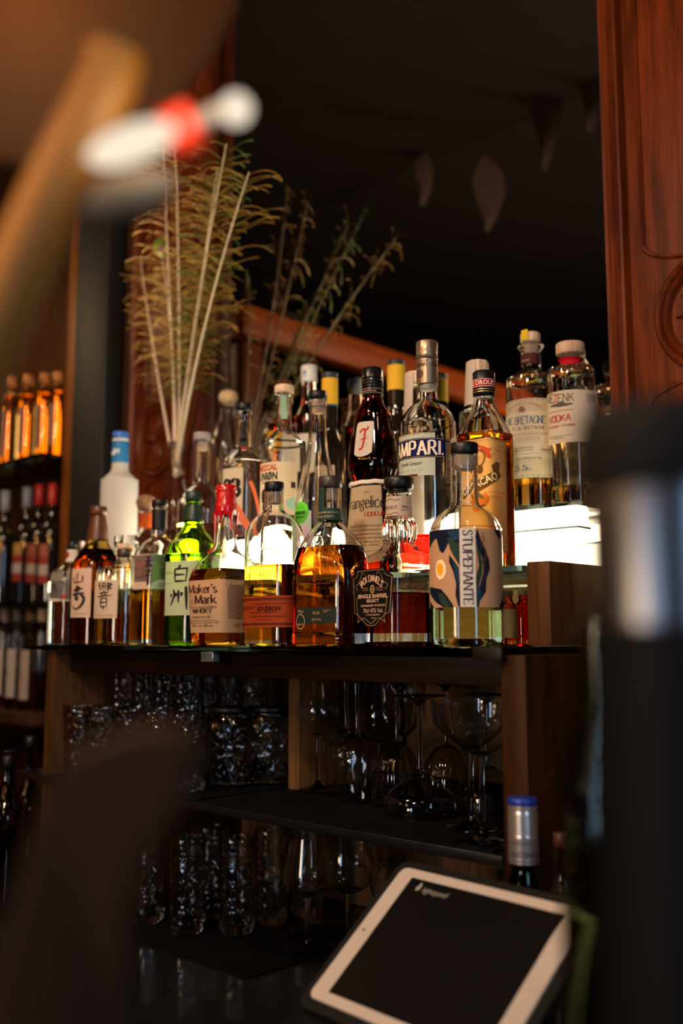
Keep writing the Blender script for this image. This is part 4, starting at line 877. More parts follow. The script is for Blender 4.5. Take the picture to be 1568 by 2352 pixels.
b.decal(poly(b.P([(1062, 1036), (1075, 1023), (1097, 1021), (1110, 1025), (1126, 1031), (1124, 1040), (1128, 1047), (1124, 1053), (1116, 1050), (1115, 1044), (1108, 1040), (1098, 1036), (1080, 1036), (1066, 1046)])), ink((.62, .08, .02)), 'ribbon_drawing', .001, lb)
ex, ez = b.hit(1093, 1052); b.decal(join(ring(ex, ez, .0150, .0145, .0016), ring(ex, ez, .0125, .0120, .0005)), ink((.12, .08, .04)), 'medallion', .0011, lb)
b.decal(b.F('C', 1099, 1105, 1032, 1027), ink((.9, .75, .5)), 'lettering', .0013, lb)
b.decal(b.F('D', 1099, 1103, 1054, 1049), ink((.1, .06, .03)), 'lettering', .0013, lb)
b.decal(join(poly(b.P([(1060, 1128), (1098, 1102), (1132, 1084), (1128, 1069), (1137, 1061), (1146, 1063), (1145, 1080), (1149, 1095), (1135, 1107), (1119, 1118), (1098, 1130), (1070, 1146), (1058, 1150)])), ell(*b.hit(1102, 1078), .0052, .0062)), ink((.16, .075, .015)), 'banner', .0010, lb)
tq = T('CURACAO', 0, 0, .0105, bold=.04); ws = max(q[0] for q in tq.v)-min(q[0] for q in tq.v); (xa, za), (xb, zb2) = b.hit(1064, 1142), b.hit(1142, 1100); L2 = sqrt((xb-xa)**2+(zb2-za)**2); ta = math.atan2(zb2-za, xb-xa)
tq.v = [(((q[0]/ws+.5)*L2)*cos(ta)-q[1]*sin(ta)+xa, ((q[0]/ws+.5)*L2)*sin(ta)+q[1]*cos(ta)+za, 0) for q in tq.v]
b.decal(tq, ink((.90, .72, .40)), 'lettering', .0014, lb)
b.decal(join(ell(*b.hit(1111, 1148), .0078, .0085), ell(*b.hit(1099, 1163), .0078, .0085)), ink((.80, .22, .02)), 'orange_drawing', .001, lb)
b.decal(join(poly(b.P([(1098, 1130), (1104, 1134), (1114, 1145), (1108, 1146), (1098, 1142)])), poly(b.P([(1104, 1160), (1112, 1158), (1118, 1163), (1106, 1164)]))), ink((.20, .14, .04)), 'leaf_drawing', .0012, lb)
b.decal(join(b.F('and bitter Curacao', 1112, 1160, 1133, 1127, shear=.4), b.F('orange peels', 1121, 1153, 1143, 1137, shear=.4)), ink((.60, .16, .03)), 'lettering', .001, lb)
dots = join(*[ell(*b.hit(1158-26*random.random()**2*(1 if i % 3 else 1.3), 1022+75*random.random()), .0007, .0007, 6) for i in range(110)], *[ell(*b.hit(1158-6*random.random(), 1200+60*random.random()), .0006, .0006, 6) for i in range(40)])
fo = b.decal(dots, ink((.28, .18, .07)), 'foliage_drawing', .001, lb)
# plain helper for bottles further back
def simple(name, label, u, Y, zb, outline, gm, lvl=None, liq=None, vm=None, group=None, capv=None, capm=None, caphw=None, n=40, **k):
    q = Bottle(name, label, u, Y, zb, outline, vm=vm, n=n, sub=3, group=group, **k); q.body(gm, lvl, liq, wall=.0025, base=.008)
    if capv: q.cap(capv[0], capv[1], caphw, capm)
    return q
# union mezcal
b = simple('mezcal_bottle', 'clear round mezcal bottle with a cream label and a pale cork stopper', 651, 1.12, Z2,
    [(1330, 50), (1320, 54), (1040, 52), (1020, 47), (1005, 37), (995, 28), (988, 20), (980, 18), (930, 18.5), (928, 21), (912, 21), (910, 23), (906, 22)], CL, 1210, liquid((.93, .92, .85)), vm=1100, capv=(905, 887), capm=PALEW, caphw=22.5)
b.plug(950, 906, 12, PALEW); w0 = b.s*52
b.decal(rect(.006, b.z(965), .016, b.z(912)), paper((.38, .62, .46), .4), 'neck_seal', .0008)
lb = b.decal(b.R(600, 682, 1182, 1060, x0=-w0*1.4), paper((.80, .66, .46), .6))
b.decal(b.F('MEZCAL', 600, 637, 1080, 1067, x0=b.hit(603, 1075)[0]-.009, bold=.06), ink((.50, .07, .02)), 'lettering', .001, lb)
b.decal(join(b.F('UNIØN', 600, 637, 1102, 1084, x0=b.hit(603, 1095)[0]-.008, bold=.06), b.F('UNO', 602, 612, 1111, 1107, bold=.05), b.R(668, 678, 1121, 1107), ell(*b.hit(606, 1140), .007, .012), ell(*b.hit(610, 1165), .008, .010)), ink((.05, .035, .03)), 'lettering', .001, lb)
b.decal(b.R(615, 637, 1109, 1107), ink((.6, .15, .05)), 'line', .001, lb)
b.decal(join(poly(b.P([(655, 1150), (676, 1140), (676, 1175), (660, 1165)]))), ink((.35, .62, .46)), 'painted_shape', .001, lb)
# verde mezcal with a long neck
b = simple('mezcal_bottle', 'long necked clear mezcal bottle with a bright green oval label', 729, 1.10, Z2,
    [(1335, 48), (1325, 53), (1180, 54), (1140, 48), (1100, 39), (1060, 30), (1030, 24.5), (1000, 21.5), (940, 20), (938, 22), (925, 22), (920, 21)], CL, 1270, liquid((.95, .93, .8)), vm=1120, capv=(918, 900), capm=BLKM, caphw=22)
b.plug(950, 919, 14, PALEW); w0 = b.s*54
lb = b.decal(b.R(676, 714, 1290, 1174), paper((.42, .52, .42), .4))
ex, ez = b.hit(690, 1177); rxx = (b.hit(706, 1177)[0]-b.hit(677, 1177)[0])/2; b.decal(ell(ex, ez, rxx, .0172), paper((.14, .62, .05), .4), 'oval_label', .0010, lb)
b.decal(join(b.F('MEZCAL', 681, 699, 1169, 1165), b.F('VERDE', 679, 701, 1181, 1174, bold=.06), b.F('AMARAS', 680, 700, 1190, 1185, bold=.03)), ink((.02, .10, .02)), 'lettering', .0015, lb)
b.decal(poly(b.P([(690, 1215), (702, 1200), (710, 1215), (712, 1260), (684, 1260), (686, 1240)])), ink((.65, .5, .55)), 'painted_shape', .001, lb)
b = simple('spirit_bottle', 'clear bottle with large black numerals and coral ribbons on its label', 558, 1.12, Z2,
    [(1350, 48), (1340, 52), (1090, 51), (1065, 48), (1050, 40), (1040, 30), (1033, 22), (1020, 18.5), (960, 17.5), (957, 20), (948, 20), (945, 19)], CL, 1300, liquid((.94, .9, .78)), vm=1130, capv=(944, 927), capm=BLKM, caphw=19.5)
b.plug(1030, 946, 7, pm((.012, .012, .02), .25), 'pour_tube'); b.plug(1036, 1026, 7, pm((.6, .02, .02), .3), 'pour_tip'); w0 = b.s*52
lb = b.decal(b.R(510, 557, 1205, 1075), paper((.62, .50, .36), .35))
b.decal(b.F('23', 513, 554, 1141, 1101, 'pen', thick=.34, thin=.1, serif=0, gap=.1), ink((.02, .015, .015)), 'numerals', .001, lb)
b.decal(poly(b.P([(540, 1150), (552, 1165), (572, 1200), (590, 1235), (575, 1235), (556, 1205), (538, 1180)])), ink((.75, .18, .08)), 'ribbon_drawing', .001)
b.decal(line2(b.P([(574, 1105), (584, 1130), (592, 1165), (596, 1200)]), .007), ink((.75, .18, .08)), 'ribbon_drawing', .001)
b = simple('spirit_bottle', 'clear wide shouldered bottle behind the red waxed bottle', 461, 1.15, Z2,
    [(1370, 50), (1362, 54), (1180, 54), (1155, 50), (1135, 38), (1122, 26), (1110, 20.5), (1060, 19), (1020, 19), (1018, 21), (1014, 21)], CLW, 1215, liquid((.93, .82, .5)), vm=1180, capv=(1013, 994), capm=pm((.30, .27, .25), .5), caphw=20)
b.plug(1036, 1014, 12, PALEW)
b = simple('vodka_bottle', 'frosted white vodka bottle with a blue painted neck', 272, 1.16, Z2,
    [(1400, 38), (1390, 42), (1135, 42.5), (1118, 40), (1104, 33), (1096, 25), (1088, 20.5), (1075, 19), (1010, 18), (1002, 17)], paper((.80, .78, .74), .5, .35), vm=1200, capv=(1010, 992), capm=pm((.03, .15, .55), .35), caphw=18.5)
b.band(1070, 1012, paper((.03, .22, .50), .15, .4), 'neck_label'); b.decal(join(poly([(-.012, b.z(1050)), (-.006, b.z(1040)), (-.001, b.z(1046)), (.004, b.z(1034)), (.009, b.z(1042)), (.004, b.z(1052)), (-.004, b.z(1050))]), ell(.012, b.z(1042), .002, .005)), ink((.75, .75, .72)), 'geese_drawing', .0012)
b.band(1016, 1011, ink((.7, .6, .5)), 'neck_ring', .001)
b = simple('liqueur_bottle', 'small clear bottle with an orange neck band and a round wooden ball stopper', 333, 1.15, Z2,
    [(1370, 34), (1362, 38), (1265, 38), (1245, 33), (1230, 22), (1220, 15), (1180, 14), (1176, 16), (1172, 15)], CL, 1290, liquid((.85, .5, .1)), vm=1250)
b.band(1214, 1180, paper((.60, .11, .015), .5), 'neck_band')
v, f = lathe([(0, b.z(1176)), (.008, b.z(1174)), (.017, b.z(1166)), (.0205, b.z(1153)), (.017, b.z(1141)), (.009, b.z(1135.5)), (0, b.z(1135))], 28); mobj('ball_stopper', v, f, wood((.16, .08, .04), (.30, .17, .09), coat=0, scale=30), b.root)
b = simple('glass_decanter', 'clear decanter with a flat glass stopper behind the facetted whisky', 288, 1.10, Z2,
    [(1385, 48), (1378, 52), (1300, 52), (1282, 46), (1270, 34), (1262, 29), (1256, 28)], CLW, 1360, liquid((.95, .9, .7)), vm=1320, p=4, kn=1)
v, f = solid(.022, .022, b.z(1256), b.z(1224), p=2.6, bev=.003); mobj('stopper', v, f, CLW, b.root)
b = simple('gin_bottle', 'small clear bottle with a silver cap behind the leftmost gin', 190, 1.088, Z2,
    [(1385, 19), (1380, 22), (1315, 22), (1300, 18), (1288, 12), (1262, 10)], CL, 1350, liquid((.95, .93, .85)), vm=1330, capv=(1265, 1240), capm=pm((.55, .5, .45), .3, .8), caphw=12)
# back rank on the middle step
YB = 1.245
def wine(label, u, Y, zb, vt, vsh, hw, nb, vbot, bandm, capm, group=None, nk=18, gm=None, bandb=True):
    q = simple('dark_bottle', label, u, Y, zb, [(vbot, hw-4), (vbot-6, hw), (vsh+40, hw), (vsh+15, hw*.9), (vsh-8, hw*.68), (vsh-25, nk+1), (vsh-40, nk), (vt+12, nk), (vt+8, nk-1)], gm or DKB, vm=(vt+vbot)/2, capv=(vt+14, vt), capm=capm, caphw=nk+.8)
    if bandb: q.band(nb, vt+13, bandm, 'neck_band', .0008)
    return q
YEL = paper((.75, .42, .03), .1)
q = wine('black bottle with a yellow neck band beside the white capped whiskey', 757, YB, Z2, 858, 1010, 36, 928, 1318, YEL, pm((.02, .025, .035), .5), 'yellow necked black bottles')
q.band(932, 928, ink((.02, .10, .22)), 'blue_ring', .001); q.decal(rect(-.03, q.z(1190), .03, q.z(1062)), paper((.66, .52, .40), .2))
q = wine('black bottle with a yellow neck band left of the bronze screw cap', 911, 1.39, Z3, 829, 985, 34, 906, 1255, YEL, pm((.02, .025, .035), .5), 'yellow necked black bottles', nk=20)
q = simple('rum_bottle', 'amber bottle with a dark red cap behind the cork topped mezcal', 651, 1.36, Z3,
    [(1275, 34), (1268, 38), (1010, 38), (990, 33), (970, 22), (955, 16), (905, 15), (897, 15)], glass((.9, .6, .3)), 970, liquid((.6, .2, .02)), vm=1080, capv=(898, 879), capm=pm((.12, .01, .012), .4), caphw=18)
q.decal(rect(-.036, q.z(1060), .02, q.z(1008)), paper((.70, .34, .02), .3)); q.decal(rect(.022, q.z(1100), .05, q.z(1014)), paper((.7, .66, .6), .3), 'side_label')
q = simple('whiskey_bottle', 'amber bottle with a white patterned screw cap near the mirror', 709, 1.385, Z3,
    [(1262, 33), (1255, 36), (990, 36), (970, 31), (950, 23), (935, 19), (880, 16.5), (876, 16.5)], glass((.55, .20, .04)), 955, liquid((.5, .18, .02)), vm=1050, capv=(880, 838), capm=pm((.66, .62, .6), .4), caphw=19)
q.decal(join(ell(.003, q.z(858), .004, .004), rect(-.012, q.z(868), .012, q.z(867))), ink((.15, .25, .5)), 'cap_print', .0024)
q.decal(rect(-.03, q.z(1110), .03, q.z(1015)), paper((.66, .58, .5), .2))
def octo(label, u, Y, zb, vt, vbot, hw, g=None):
    q = simple('genever_bottle', label, u, Y, zb, [(vbot, hw-4), (vbot-6, hw), (vt+135, hw), (vt+112, hw*.85), (vt+100, hw*.62), (vt+88, 20), (vt+78, 17), (vt+28, 17), (vt+26, 19), (vt+22, 19)], CLW, vbot-60, liquid((.95, .85, .5)), vm=(vt+vbot)/2, k=1)
    v, f = lathe([(0, q.z(vt+24)), (.0165, q.z(vt+24)), (.018, q.z(vt+21)), (.018, q.z(vt+3)), (.0165, q.z(vt)), (0, q.z(vt))], 8); mobj('octagonal_stopper', v, f, PALEW, q.root, smooth=False)
    q.decal(rect(-.014, q.z(vt+95), .006, q.z(vt+5)), paper((.72, .6, .5), .3), 'neck_seal', .0050); q.decal(rect(-.04, q.z(vbot-50), .03, q.z(vt+165)), paper((.7, .6, .48), .3)); return q
q = octo('clear bottle with an octagonal wooden stopper behind the black and red cap', 1100, YB, Z2, 833, 1290, 46)
q = octo('pale bottle with a wooden stopper behind the bronze screw cap', 957, 1.235, Z2, 858, 1305, 40)
q.decal(T('5', -.008, q.z(935), .008, 'pen'), ink((.1, .05, .04)), 'lettering', .0056)
# ================================================================== top step
b = simple('clear_bottle', 'clear bottle with a ribbed neck and a round cork ball stopper', 522, 1.385, Z3,
    [(1285, 40), (1278, 43), (1050, 42), (1020, 38), (985, 29), (970, 23), (955, 20), (945, 21), (940, 18), (932, 20), (928, 22)], CLW, 1260, liquid((.95, .93, .88)), vm=1100)
v, f = lathe([(0, b.z(933)), (.012, b.z(931)), (.017, b.z(924)), (.0215, b.z(918)), (.0225, b.z(909)), (.018, b.z(898)), (.009, b.z(893.5)), (0, b.z(893))], 28); mobj('cork_ball', v, f, CORK, b.root)
# Bretagne style whisky
b = Bottle('whisky_bottle', 'clear amber filled bottle with a long parchment label and purple neck band', 1223, 1.383, Z3,
    [(1154, 53), (1151, 57), (1144, 59), (890, 59), (876, 56), (862, 46), (852, 32), (846, 24.5), (838, 22.5), (812, 22.5), (806, 24), (800, 30), (796, 31), (792, 27), (788, 24)], vm=1000)
b.body(CL, 1092, liquid((.96, .72, .20), (.98, .86, .4)), wall=.003, base=.007)
v, f = solid(.0165, .0165, b.z(789), b.z(767), bev=.002); mobj('stopper', v, f, PALEW, b.root)
b.decal(rect(-.006, b.z(786), .006, b.z(764)), ink((.65, .42, .02)), 'tax_strip', .0012)
b.plug(812, 790, 14, PALEW); nb = b.band(838, 815, ink((.07, .02, .02)), 'neck_band'); b.decal(T('BREIZH', 0, b.z(832), .0035, sx=.9), ink((.45, .3, .22)), 'lettering', .0012, nb)
w0 = b.s*59
XA, XB = -w0*1.1, b.hit(1266, 1000)[0]; HZ = lambda v: b.hit(1225, v)[1]
lb = b.decal(rect(XA, HZ(1096), XB, HZ(914)), paper((.70, .55, .38), .35))
b.decal(join(rect(XA, HZ(991), XB, HZ(944)), rect(XA, HZ(1053), XB, HZ(998))), paper((.80, .68, .50), .35), 'pale_bands', .0008, lb)
b.decal(join(b.F('BRETAGNE', 1182, 1252, 973, 955, 'pen', thick=.2, thin=.07, gap=.15, serif=.08), b.F('VE', 1165, 1179, 977, 961, 'pen', x0=b.hit(1168, 970)[0]-.004, thick=.2, thin=.07), b.F('375', 1183, 1212, 1081, 1069, 'pen', thick=.2, thin=.08)), ink((.07, .11, .20)), 'lettering', .001, lb)
b.decal(join(b.F('OG', 1176, 1183, 989, 981, 'pen', thick=.2, thin=.08), b.F('DE BRETAGNE', 1187, 1252, 986, 978, 'pen', thick=.22, thin=.08, gap=.18, serif=.08), T('CWALLOC H REPREN', b.hit(1200, 928)[0], b.hit(1203, 928)[1], .0042, arch=.05, sp=1.1), b.F('ORIGINE CONTROLEE', 1181, 1240, 1006, 1003), b.F('CIDRE DE BRETAGNE', 1181, 1240, 1011, 1008), b.F('GILLES LEIZOUR', 1180, 1221, 1082, 1076), rect(XA, HZ(998), XB, HZ(997.5)), rect(XA, HZ(1014), XB, HZ(1013.5)), rect(XA, HZ(1041), XB, HZ(1040.5)),
    poly(b.P([(1191, 947), (1203, 947), (1207, 941), (1203, 941), (1202, 934), (1198, 933), (1195, 937), (1192, 936), (1191, 942)]))), ink((.22, .12, .09)), 'lettering', .001, lb)
b.decal(join(*[rect(XA+i*w0*.2, HZ(v_+1.2), XA+i*w0*.2+w0*.11, HZ(v_)) for i in range(14) for v_ in (917, 1091)], b.F('double, condensate en courte', 1180, 1224, 1030, 1026, shear=.3), b.F('distillation lente a la colonne', 1180, 1224, 1036, 1032, shear=.3), b.F('fraiche et florale, boise leger', 1184, 1245, 1054, 1048, shear=.3), b.F('Erwan', 1242, 1258, 1036, 1028, shear=.4)), ink((.06, .05, .06)), 'handwriting', .0012, lb)
# Mezenk vodka
b = Bottle('vodka_bottle', 'clear round shouldered vodka bottle with a beech stopper and red neck ring', 1315, 1.38, Z3,
    [(1150, 48), (1146, 52), (1140, 54), (870, 55), (858, 52), (850, 46), (845, 38), (842, 28), (838, 23), (828, 22), (826, 27), (821, 31), (817, 27)], vm=1000)
b.body(CL, 1110, liquid((.96, .84, .50)), wall=.003, base=.011)
v, f = solid(33*b.s, 33*b.s, b.z(816), b.z(790), bev=.002); mobj('stopper', v, f, wood((.42, .26, .17), (.60, .40, .28), coat=0, scale=25, rough=.6), b.root)
b.band(842, 826, ink((.45, .008, .02)), 'neck_ring', .0012)
w0 = b.s*55
XA, XB = -w0*1.3, w0*2.0; HZ = lambda v: b.hit(1290, v)[1]
lb = b.decal(rect(XA, HZ(1017), XB, HZ(897)), paper((.72, .60, .46), .25))
b.decal(join(b.F('ME', 1258, 1271, 927, 907, 'pen', x0=b.hit(1264, 920)[0]-.009, thick=.11, thin=.10, serif=0), b.F('ENK', 1281, 1318, 922, 903, 'pen', thick=.12, thin=.11, serif=0, gap=.22), lines(b.hit(1345, 905)[0], b.hit(1345, 905)[1], .02, 7, .0022, .0007), b.F('AUVERGNE', 1270, 1296, 1009, 1005), b.F('DISTILLERIE ARTISANALE', 1262, 1318, 1002, 999),
    poly(b.P([(1262, 936), (1270, 929), (1276, 928), (1284, 925), (1292, 922), (1300, 926), (1308, 925), (1314, 926), (1317, 928), (1300, 932), (1285, 935)]))), ink((.10, .085, .07)), 'lettering', .001, lb)
b.decal(join(b.F('Z', 1272, 1280, 924, 906, 'pen', thick=.12, thin=.11, serif=0), b.F('VODKA', 1262, 1311, 968, 953, 'pen', thick=.15, thin=.13, serif=0, gap=.16), b.F('Framboise - Verveine', 1261, 1320, 980, 972, shear=.5), b.F('DISTILLEE EN TERRE VOLCANIQUE', 1262, 1316, 944, 941)), ink((.45, .03, .02)), 'lettering', .0012, lb)

for u, Y, hw, lab, gc, pc_ in ((1168, 1.135, 20, 'squat bottle with a pale label under the middle glass step', (.95, .6, .2), 1), (1203, 1.20, 24, 'squat red orange bottle under the right end of the middle glass step', (.95, .28, .06), 0)):
    q = simple('squat_bottle', lab, u, Y, Z1, [(1480, hw-3), (1476, hw), (1400, hw), (1388, hw*.8), (1380, hw*.5), (1366, hw*.45)], glass(gc), 1395, liquid((.9, .35, .08) if pc_ else (.85, .12, .02)), vm=1430, capv=(1368, 1356), capm=pm((.5, .42, .36), .4), caphw=hw*.55)
    if pc_: q.decal(rect(-.016, q.z(1462), .022, q.z(1398)), paper((.7, .55, .42), .2))
# ================================================================== peacock feathers in a clear bottle
b = simple('feather_vase', 'tall clear bottle holding the peacock feathers, brown band at its lip', 404, 1.362, Z3,
    [(1290, 36), (1283, 39), (1200, 38), (1170, 34), (1130, 25), (1100, 19.5), (1060, 18), (1032, 18), (1018, 18.5), (1015, 18)], CLW, 1250, liquid((.93, .92, .88)), vm=1150)
b.band(1034, 1016, pm((.10, .05, .035), .4), 'lip_band', .0008)
VX, VY, VZ = b.X, b.Y, b.z(1015)+Z3
m_, nt_, o_ = newmat('feather_barbs'); d_ = nt_.nodes.new('ShaderNodeBsdfPrincipled'); n_ = nt_.nodes.new('ShaderNodeTexNoise'); n_.inputs['Scale'].default_value = 45
c_ = nt_.nodes.new('ShaderNodeValToRGB'); c_.color_ramp.elements[0].position = .35; c_.color_ramp.elements[1].position = .7
c_.color_ramp.elements[0].color = (.22, .09, .018, 1); c_.color_ramp.elements[1].color = (.48, .32, .05, 1)
tc_ = nt_.nodes.new('ShaderNodeTexCoord'); nt_.links.new(tc_.outputs['Object'], n_.inputs['Vector']); nt_.links.new(n_.outputs[0], c_.inputs[0]); nt_.links.new(c_.outputs[0], d_.inputs[0])
d_.inputs['Roughness'].default_value = .4; d_.inputs['Metallic'].default_value = .25; nt_.links.new(d_.outputs[0], o_.inputs[0]); BARB = m_
BARBG = pm((.10, .16, .02), .35, .3, name='green_barbs')
QUILL = wood((.70, .55, .36), (.88, .76, .58), rough=.5, coat=0, scale=40, name='quill')
def feather(tip, bend, label, eye=1, t0=.32, L=.11, green=False, seed=1):
    random.seed(seed)
    root = thing('peacock_feather', (VX, VY, VZ-.08), label, 'feather', 'peacock feathers in the clear bottle'); O = Vector((VX, VY, VZ-.08))
    base = Vector((random.uniform(-.006, .006), random.uniform(-.006, .006), 0)); tipv = Vector(tip)-O; bd = Vector(bend)
    # keep the quill inside the neck at the lip, then let it fan out
    def pt(t):
        p = base+(tipv-base)*t+bd*(4*t*(1-t)); return p
    n = 26; Q = [pt(i/n) for i in range(n+1)]
    MB().tube(Q, [.0040*(1-.80*i/n) for i in range(n+1)], 6).obj('quill', QUILL, root)
    mb = MB(); side_axis = Vector((cos(YAW), sin(YAW), 0))
    N = 64
    for i in range(N):
        t = t0+(1-t0)*(i/N)**.9; p = pt(t); d = (pt(min(t+.02, 1.02))-p).normalized()
        for s in (-1, 1):
            if random.random() < .22: continue
            ax = (side_axis*s+Vector((random.uniform(-.5, .5), random.uniform(-.5, .5), random.uniform(-.25, .25)))).normalized()
            l = L*(.35+.85*random.random())*(1.0 if t < .88 else .75); k = 6; prev = []
            curl = random.uniform(-.5, .7)
            for j in range(k+1):
                q = j/k; c = p+ax*l*q*(1-.12*q)+d*l*(.75*q-.55*q*q)+Vector((0, 0, -l*curl*q*q*.5)); wd = .00085*(1-.3*q)+(.0006 if q > .8 else 0)
                prev.append((c-d*wd, c+d*wd, c+ax.cross(d)*wd*1.2))
            V = [x for tr in prev for x in tr]; Fc = []
            for j in range(k): a = 3*j; Fc += [(a, a+1, a+4, a+3), (a+1, a+2, a+5, a+4)]
            mb.add(V, Fc)
    ob = mb.obj('barbs', BARBG if green else BARB, root, smooth=False); ob['kind'] = 'stuff'
    if eye:
        p = pt(.97); d = (pt(1)-pt(.93)).normalized(); nrm = (Vector((0, 0, EYE))-(O+p+Vector((0, 0, EYE)))); nrm = (nrm-d*nrm.dot(d)).normalized(); sd = d.cross(nrm)
        def disc(rx, ry, lift, dy, mat, nm):
            V = []; nn = 28
            V.append(p+nrm*(lift+.003)+d*dy)
            for r_ in (.5, 1):
                for i in range(nn): a = 2*pi*i/nn; V.append(p+nrm*(lift+.003*(1-r_*r_))+d*(dy+ry*r_*sin(a)*(1.15 if sin(a) > 0 else .9))+sd*rx*r_*cos(a)*(1+.08*sin(a*9)*r_))
            Fc = [(0, 1+i, 1+(i+1) % nn) for i in range(nn)]+[(1+i, 1+nn+i, 1+nn+(i+1) % nn, 1+(i+1) % nn) for i in range(nn)]
            return mobj(nm, V, Fc, mat, root)
        disc(.013*eye, .019*eye, .0004, 0, pm((.14, .26, .03), .35, .3), 'eye_rim'); disc(.009*eye, .0135*eye, .0014, -.001, pm((.30, .17, .06), .35, .4), 'eye_ring')
        disc(.0065*eye, .0085*eye, .0022, -.002, pm((.02, .28, .30), .3, .4), 'eye_centre'); disc(.0042*eye, .0052*eye, .0030, -.004, pm((.012, .02, .16), .3, .3), 'eye_heart')
    return root
def tipat(u, v, Y): P = atY(u, v, Y); return P
feather(tipat(322, 590, 1.345), (-.012, 0, .02), 'peacock feather leaning furthest left, thin bare quill', False, .35, .06, seed=3)
feather(tipat(366, 560, 1.32), (.018, 0, .03), 'short peacock feather with a small blue eye over the pilaster', 1.25, .45, .05, seed=4)
feather(tipat(372, 300, 1.26), (.012, -.01, .01), 'straight peacock feather left of the centre of the bunch', False, .28, .09, seed=5)
feather(tipat(402, 330, 1.25), (.008, 0, 0), 'straight upright peacock feather in the middle of the bunch', False, .32, .09, seed=6)
feather(tipat(520, 330, 1.24), (-.012, 0, .0), 'tall peacock feather leaning right with a dark green tip', False, .34, .08, True, seed=7)
feather(tipat(500, 385, 1.255), (-.006, 0, 0), 'peacock feather between the two tall right leaning ones', False, .30, .09, seed=8)
feather(tipat(572, 395, 1.23), (-.022, 0, .012), 'rightmost peacock feather arching outward with long brown barbs', False, .30, .10, seed=9)
feather(tipat(470, 640, 1.30), (-.010, 0, .0), 'short peacock feather hidden among the taller quills', False, .40, .06, True, seed=10)
# ================================================================== far bay at the left: bottles on shelves
BX0, BX1 = -3.6, -2.437
tag(sbox('bay_back_panel', (BX0, 1.585, -EYE), (BX1, 1.60, 1.895), wood((.04, .016, .006), (.08, .03, .01), name='dark_stained_wood')), 'dark wooden back panel of the left bottle bay', 'panel')
for i, (z, nm) in enumerate(((.512, 'highest'), (.110, 'middle'), (-.190, 'lowest'))):
    sh_ = sbox('bay_shelf', (BX0, 1.36, z-.010 if i < 2 else z-.03), (BX1, 1.582, z), thinglass((.5, .6, .5)) if i < 2 else OAKD, .001)
    tag(sh_, nm+' shelf of the bottle bay at the left edge', 'shelf')
bl = thing('bay_light_strip', (-2.98, 1.55, .5122), 'glowing amber strip and added tubes behind the bottles on the top bay shelf', 'light')
MB().box((-.6, 0, 0), (.53, .02, .018), .002).obj('strip', emis((1, .50, .10), 5), bl)
for u in (20, 61, 100, 130): P = atY(u, 970, 1.53); MB().tube([(P.x+2.98, -.005, .02), (P.x+2.98, -.005, .215)], .016, 12).obj('glow_tube', emis((1, .52, .12), 3.0), bl)  # unseen tubes added behind each bottle to make the liquid glow
gp = atY(6, 1070, 1.44); MB().tube([(gp.x+2.98, -.10, .012), (gp.x+2.98+.03, -.10, .012)], .012, 12).obj('bulb', emis((1, .75, .5), 6), bl)
AMB = glass((.95, .62, .18))
def bayb(u, vb, vt, z, hw, kind, label, group):
    YB_ = 1.44
    q = Bottle('shelf_bottle', label, u, YB_, z, {'amber': [(vb, hw-3), (vb-5, hw), (vt+55, hw*1.0), (vt+42, hw*.85), (vt+34, hw*.55), (vt+26, hw*.5), (vt+18, hw*.5)],
        'wine': [(vb, hw-3), (vb-5, hw), (vt+110, hw), (vt+92, hw*.8), (vt+75, hw*.5), (vt+60, hw*.42), (vt+10, hw*.42), (vt+6, hw*.42)],
        'jar': [(vb, hw-3), (vb-5, hw), (vt+60, hw), (vt+48, hw*.9), (vt+38, hw*.6), (vt+28, hw*.5), (vt+12, hw*.5)]}[kind], n=28, sub=3, group=group)
    return q
sp_em = []
for u, lab in ((20, 'leftmost'), (61, 'second'), (100, 'third'), (130, 'rightmost')):
    q = bayb(u, 1078-u*.12, 868-u*.1, .512, 18, 'amber', lab+' glowing amber bottle with a tall pale label on the top bay shelf', 'amber bottles on the top bay shelf')
    q.body(glass((.98, .88, .6)), 895-u*.1+20, liquid((.96, .62, .07), (1, .8, .3)), wall=.003)
    q.cap(890-u*.1, 868-u*.1, 12, pm((.55, .20, .04), .4)); q.decal(rect(-.015, q.z(1050-u*.12), .015, q.z(945-u*.1)), paper((.30, .16, .12), .1))
for u, vt, cc, lab in ((8, 1128, (.3, .3, .32), 'leftmost'), (58, 1120, (.28, .3, .33), 'grey capped'), (86, 1114, (.5, .02, .02), 'red capped middle'), (117, 1112, (.55, .03, .02), 'red capped rightmost')):
    q = bayb(u, 1386-u*.15, vt, .110, 25 if u != 86 else 22, 'wine', lab+' dark wine bottle with a banded label on the middle bay shelf', 'wine bottles on the middle bay shelf')
    q.body(DKB, wall=.003); q.cap(vt+46, vt, 10.5, pm(cc, .4), 'capsule')
    q.decal(rect(-.03, q.z(1272), .026, q.z(1245)), paper((.55, .30, .06) if u < 70 else (.42, .12, .08), .1), 'upper_label'); q.decal(rect(-.03, q.z(1330), .026, q.z(1272)), paper((.35, .05, .04) if u > 30 else (.4, .2, .05), .1))
    q.decal(rect(-.03, q.z(1312), .026, q.z(1290)), paper((.52, .45, .42), .1), 'white_band', .0009)
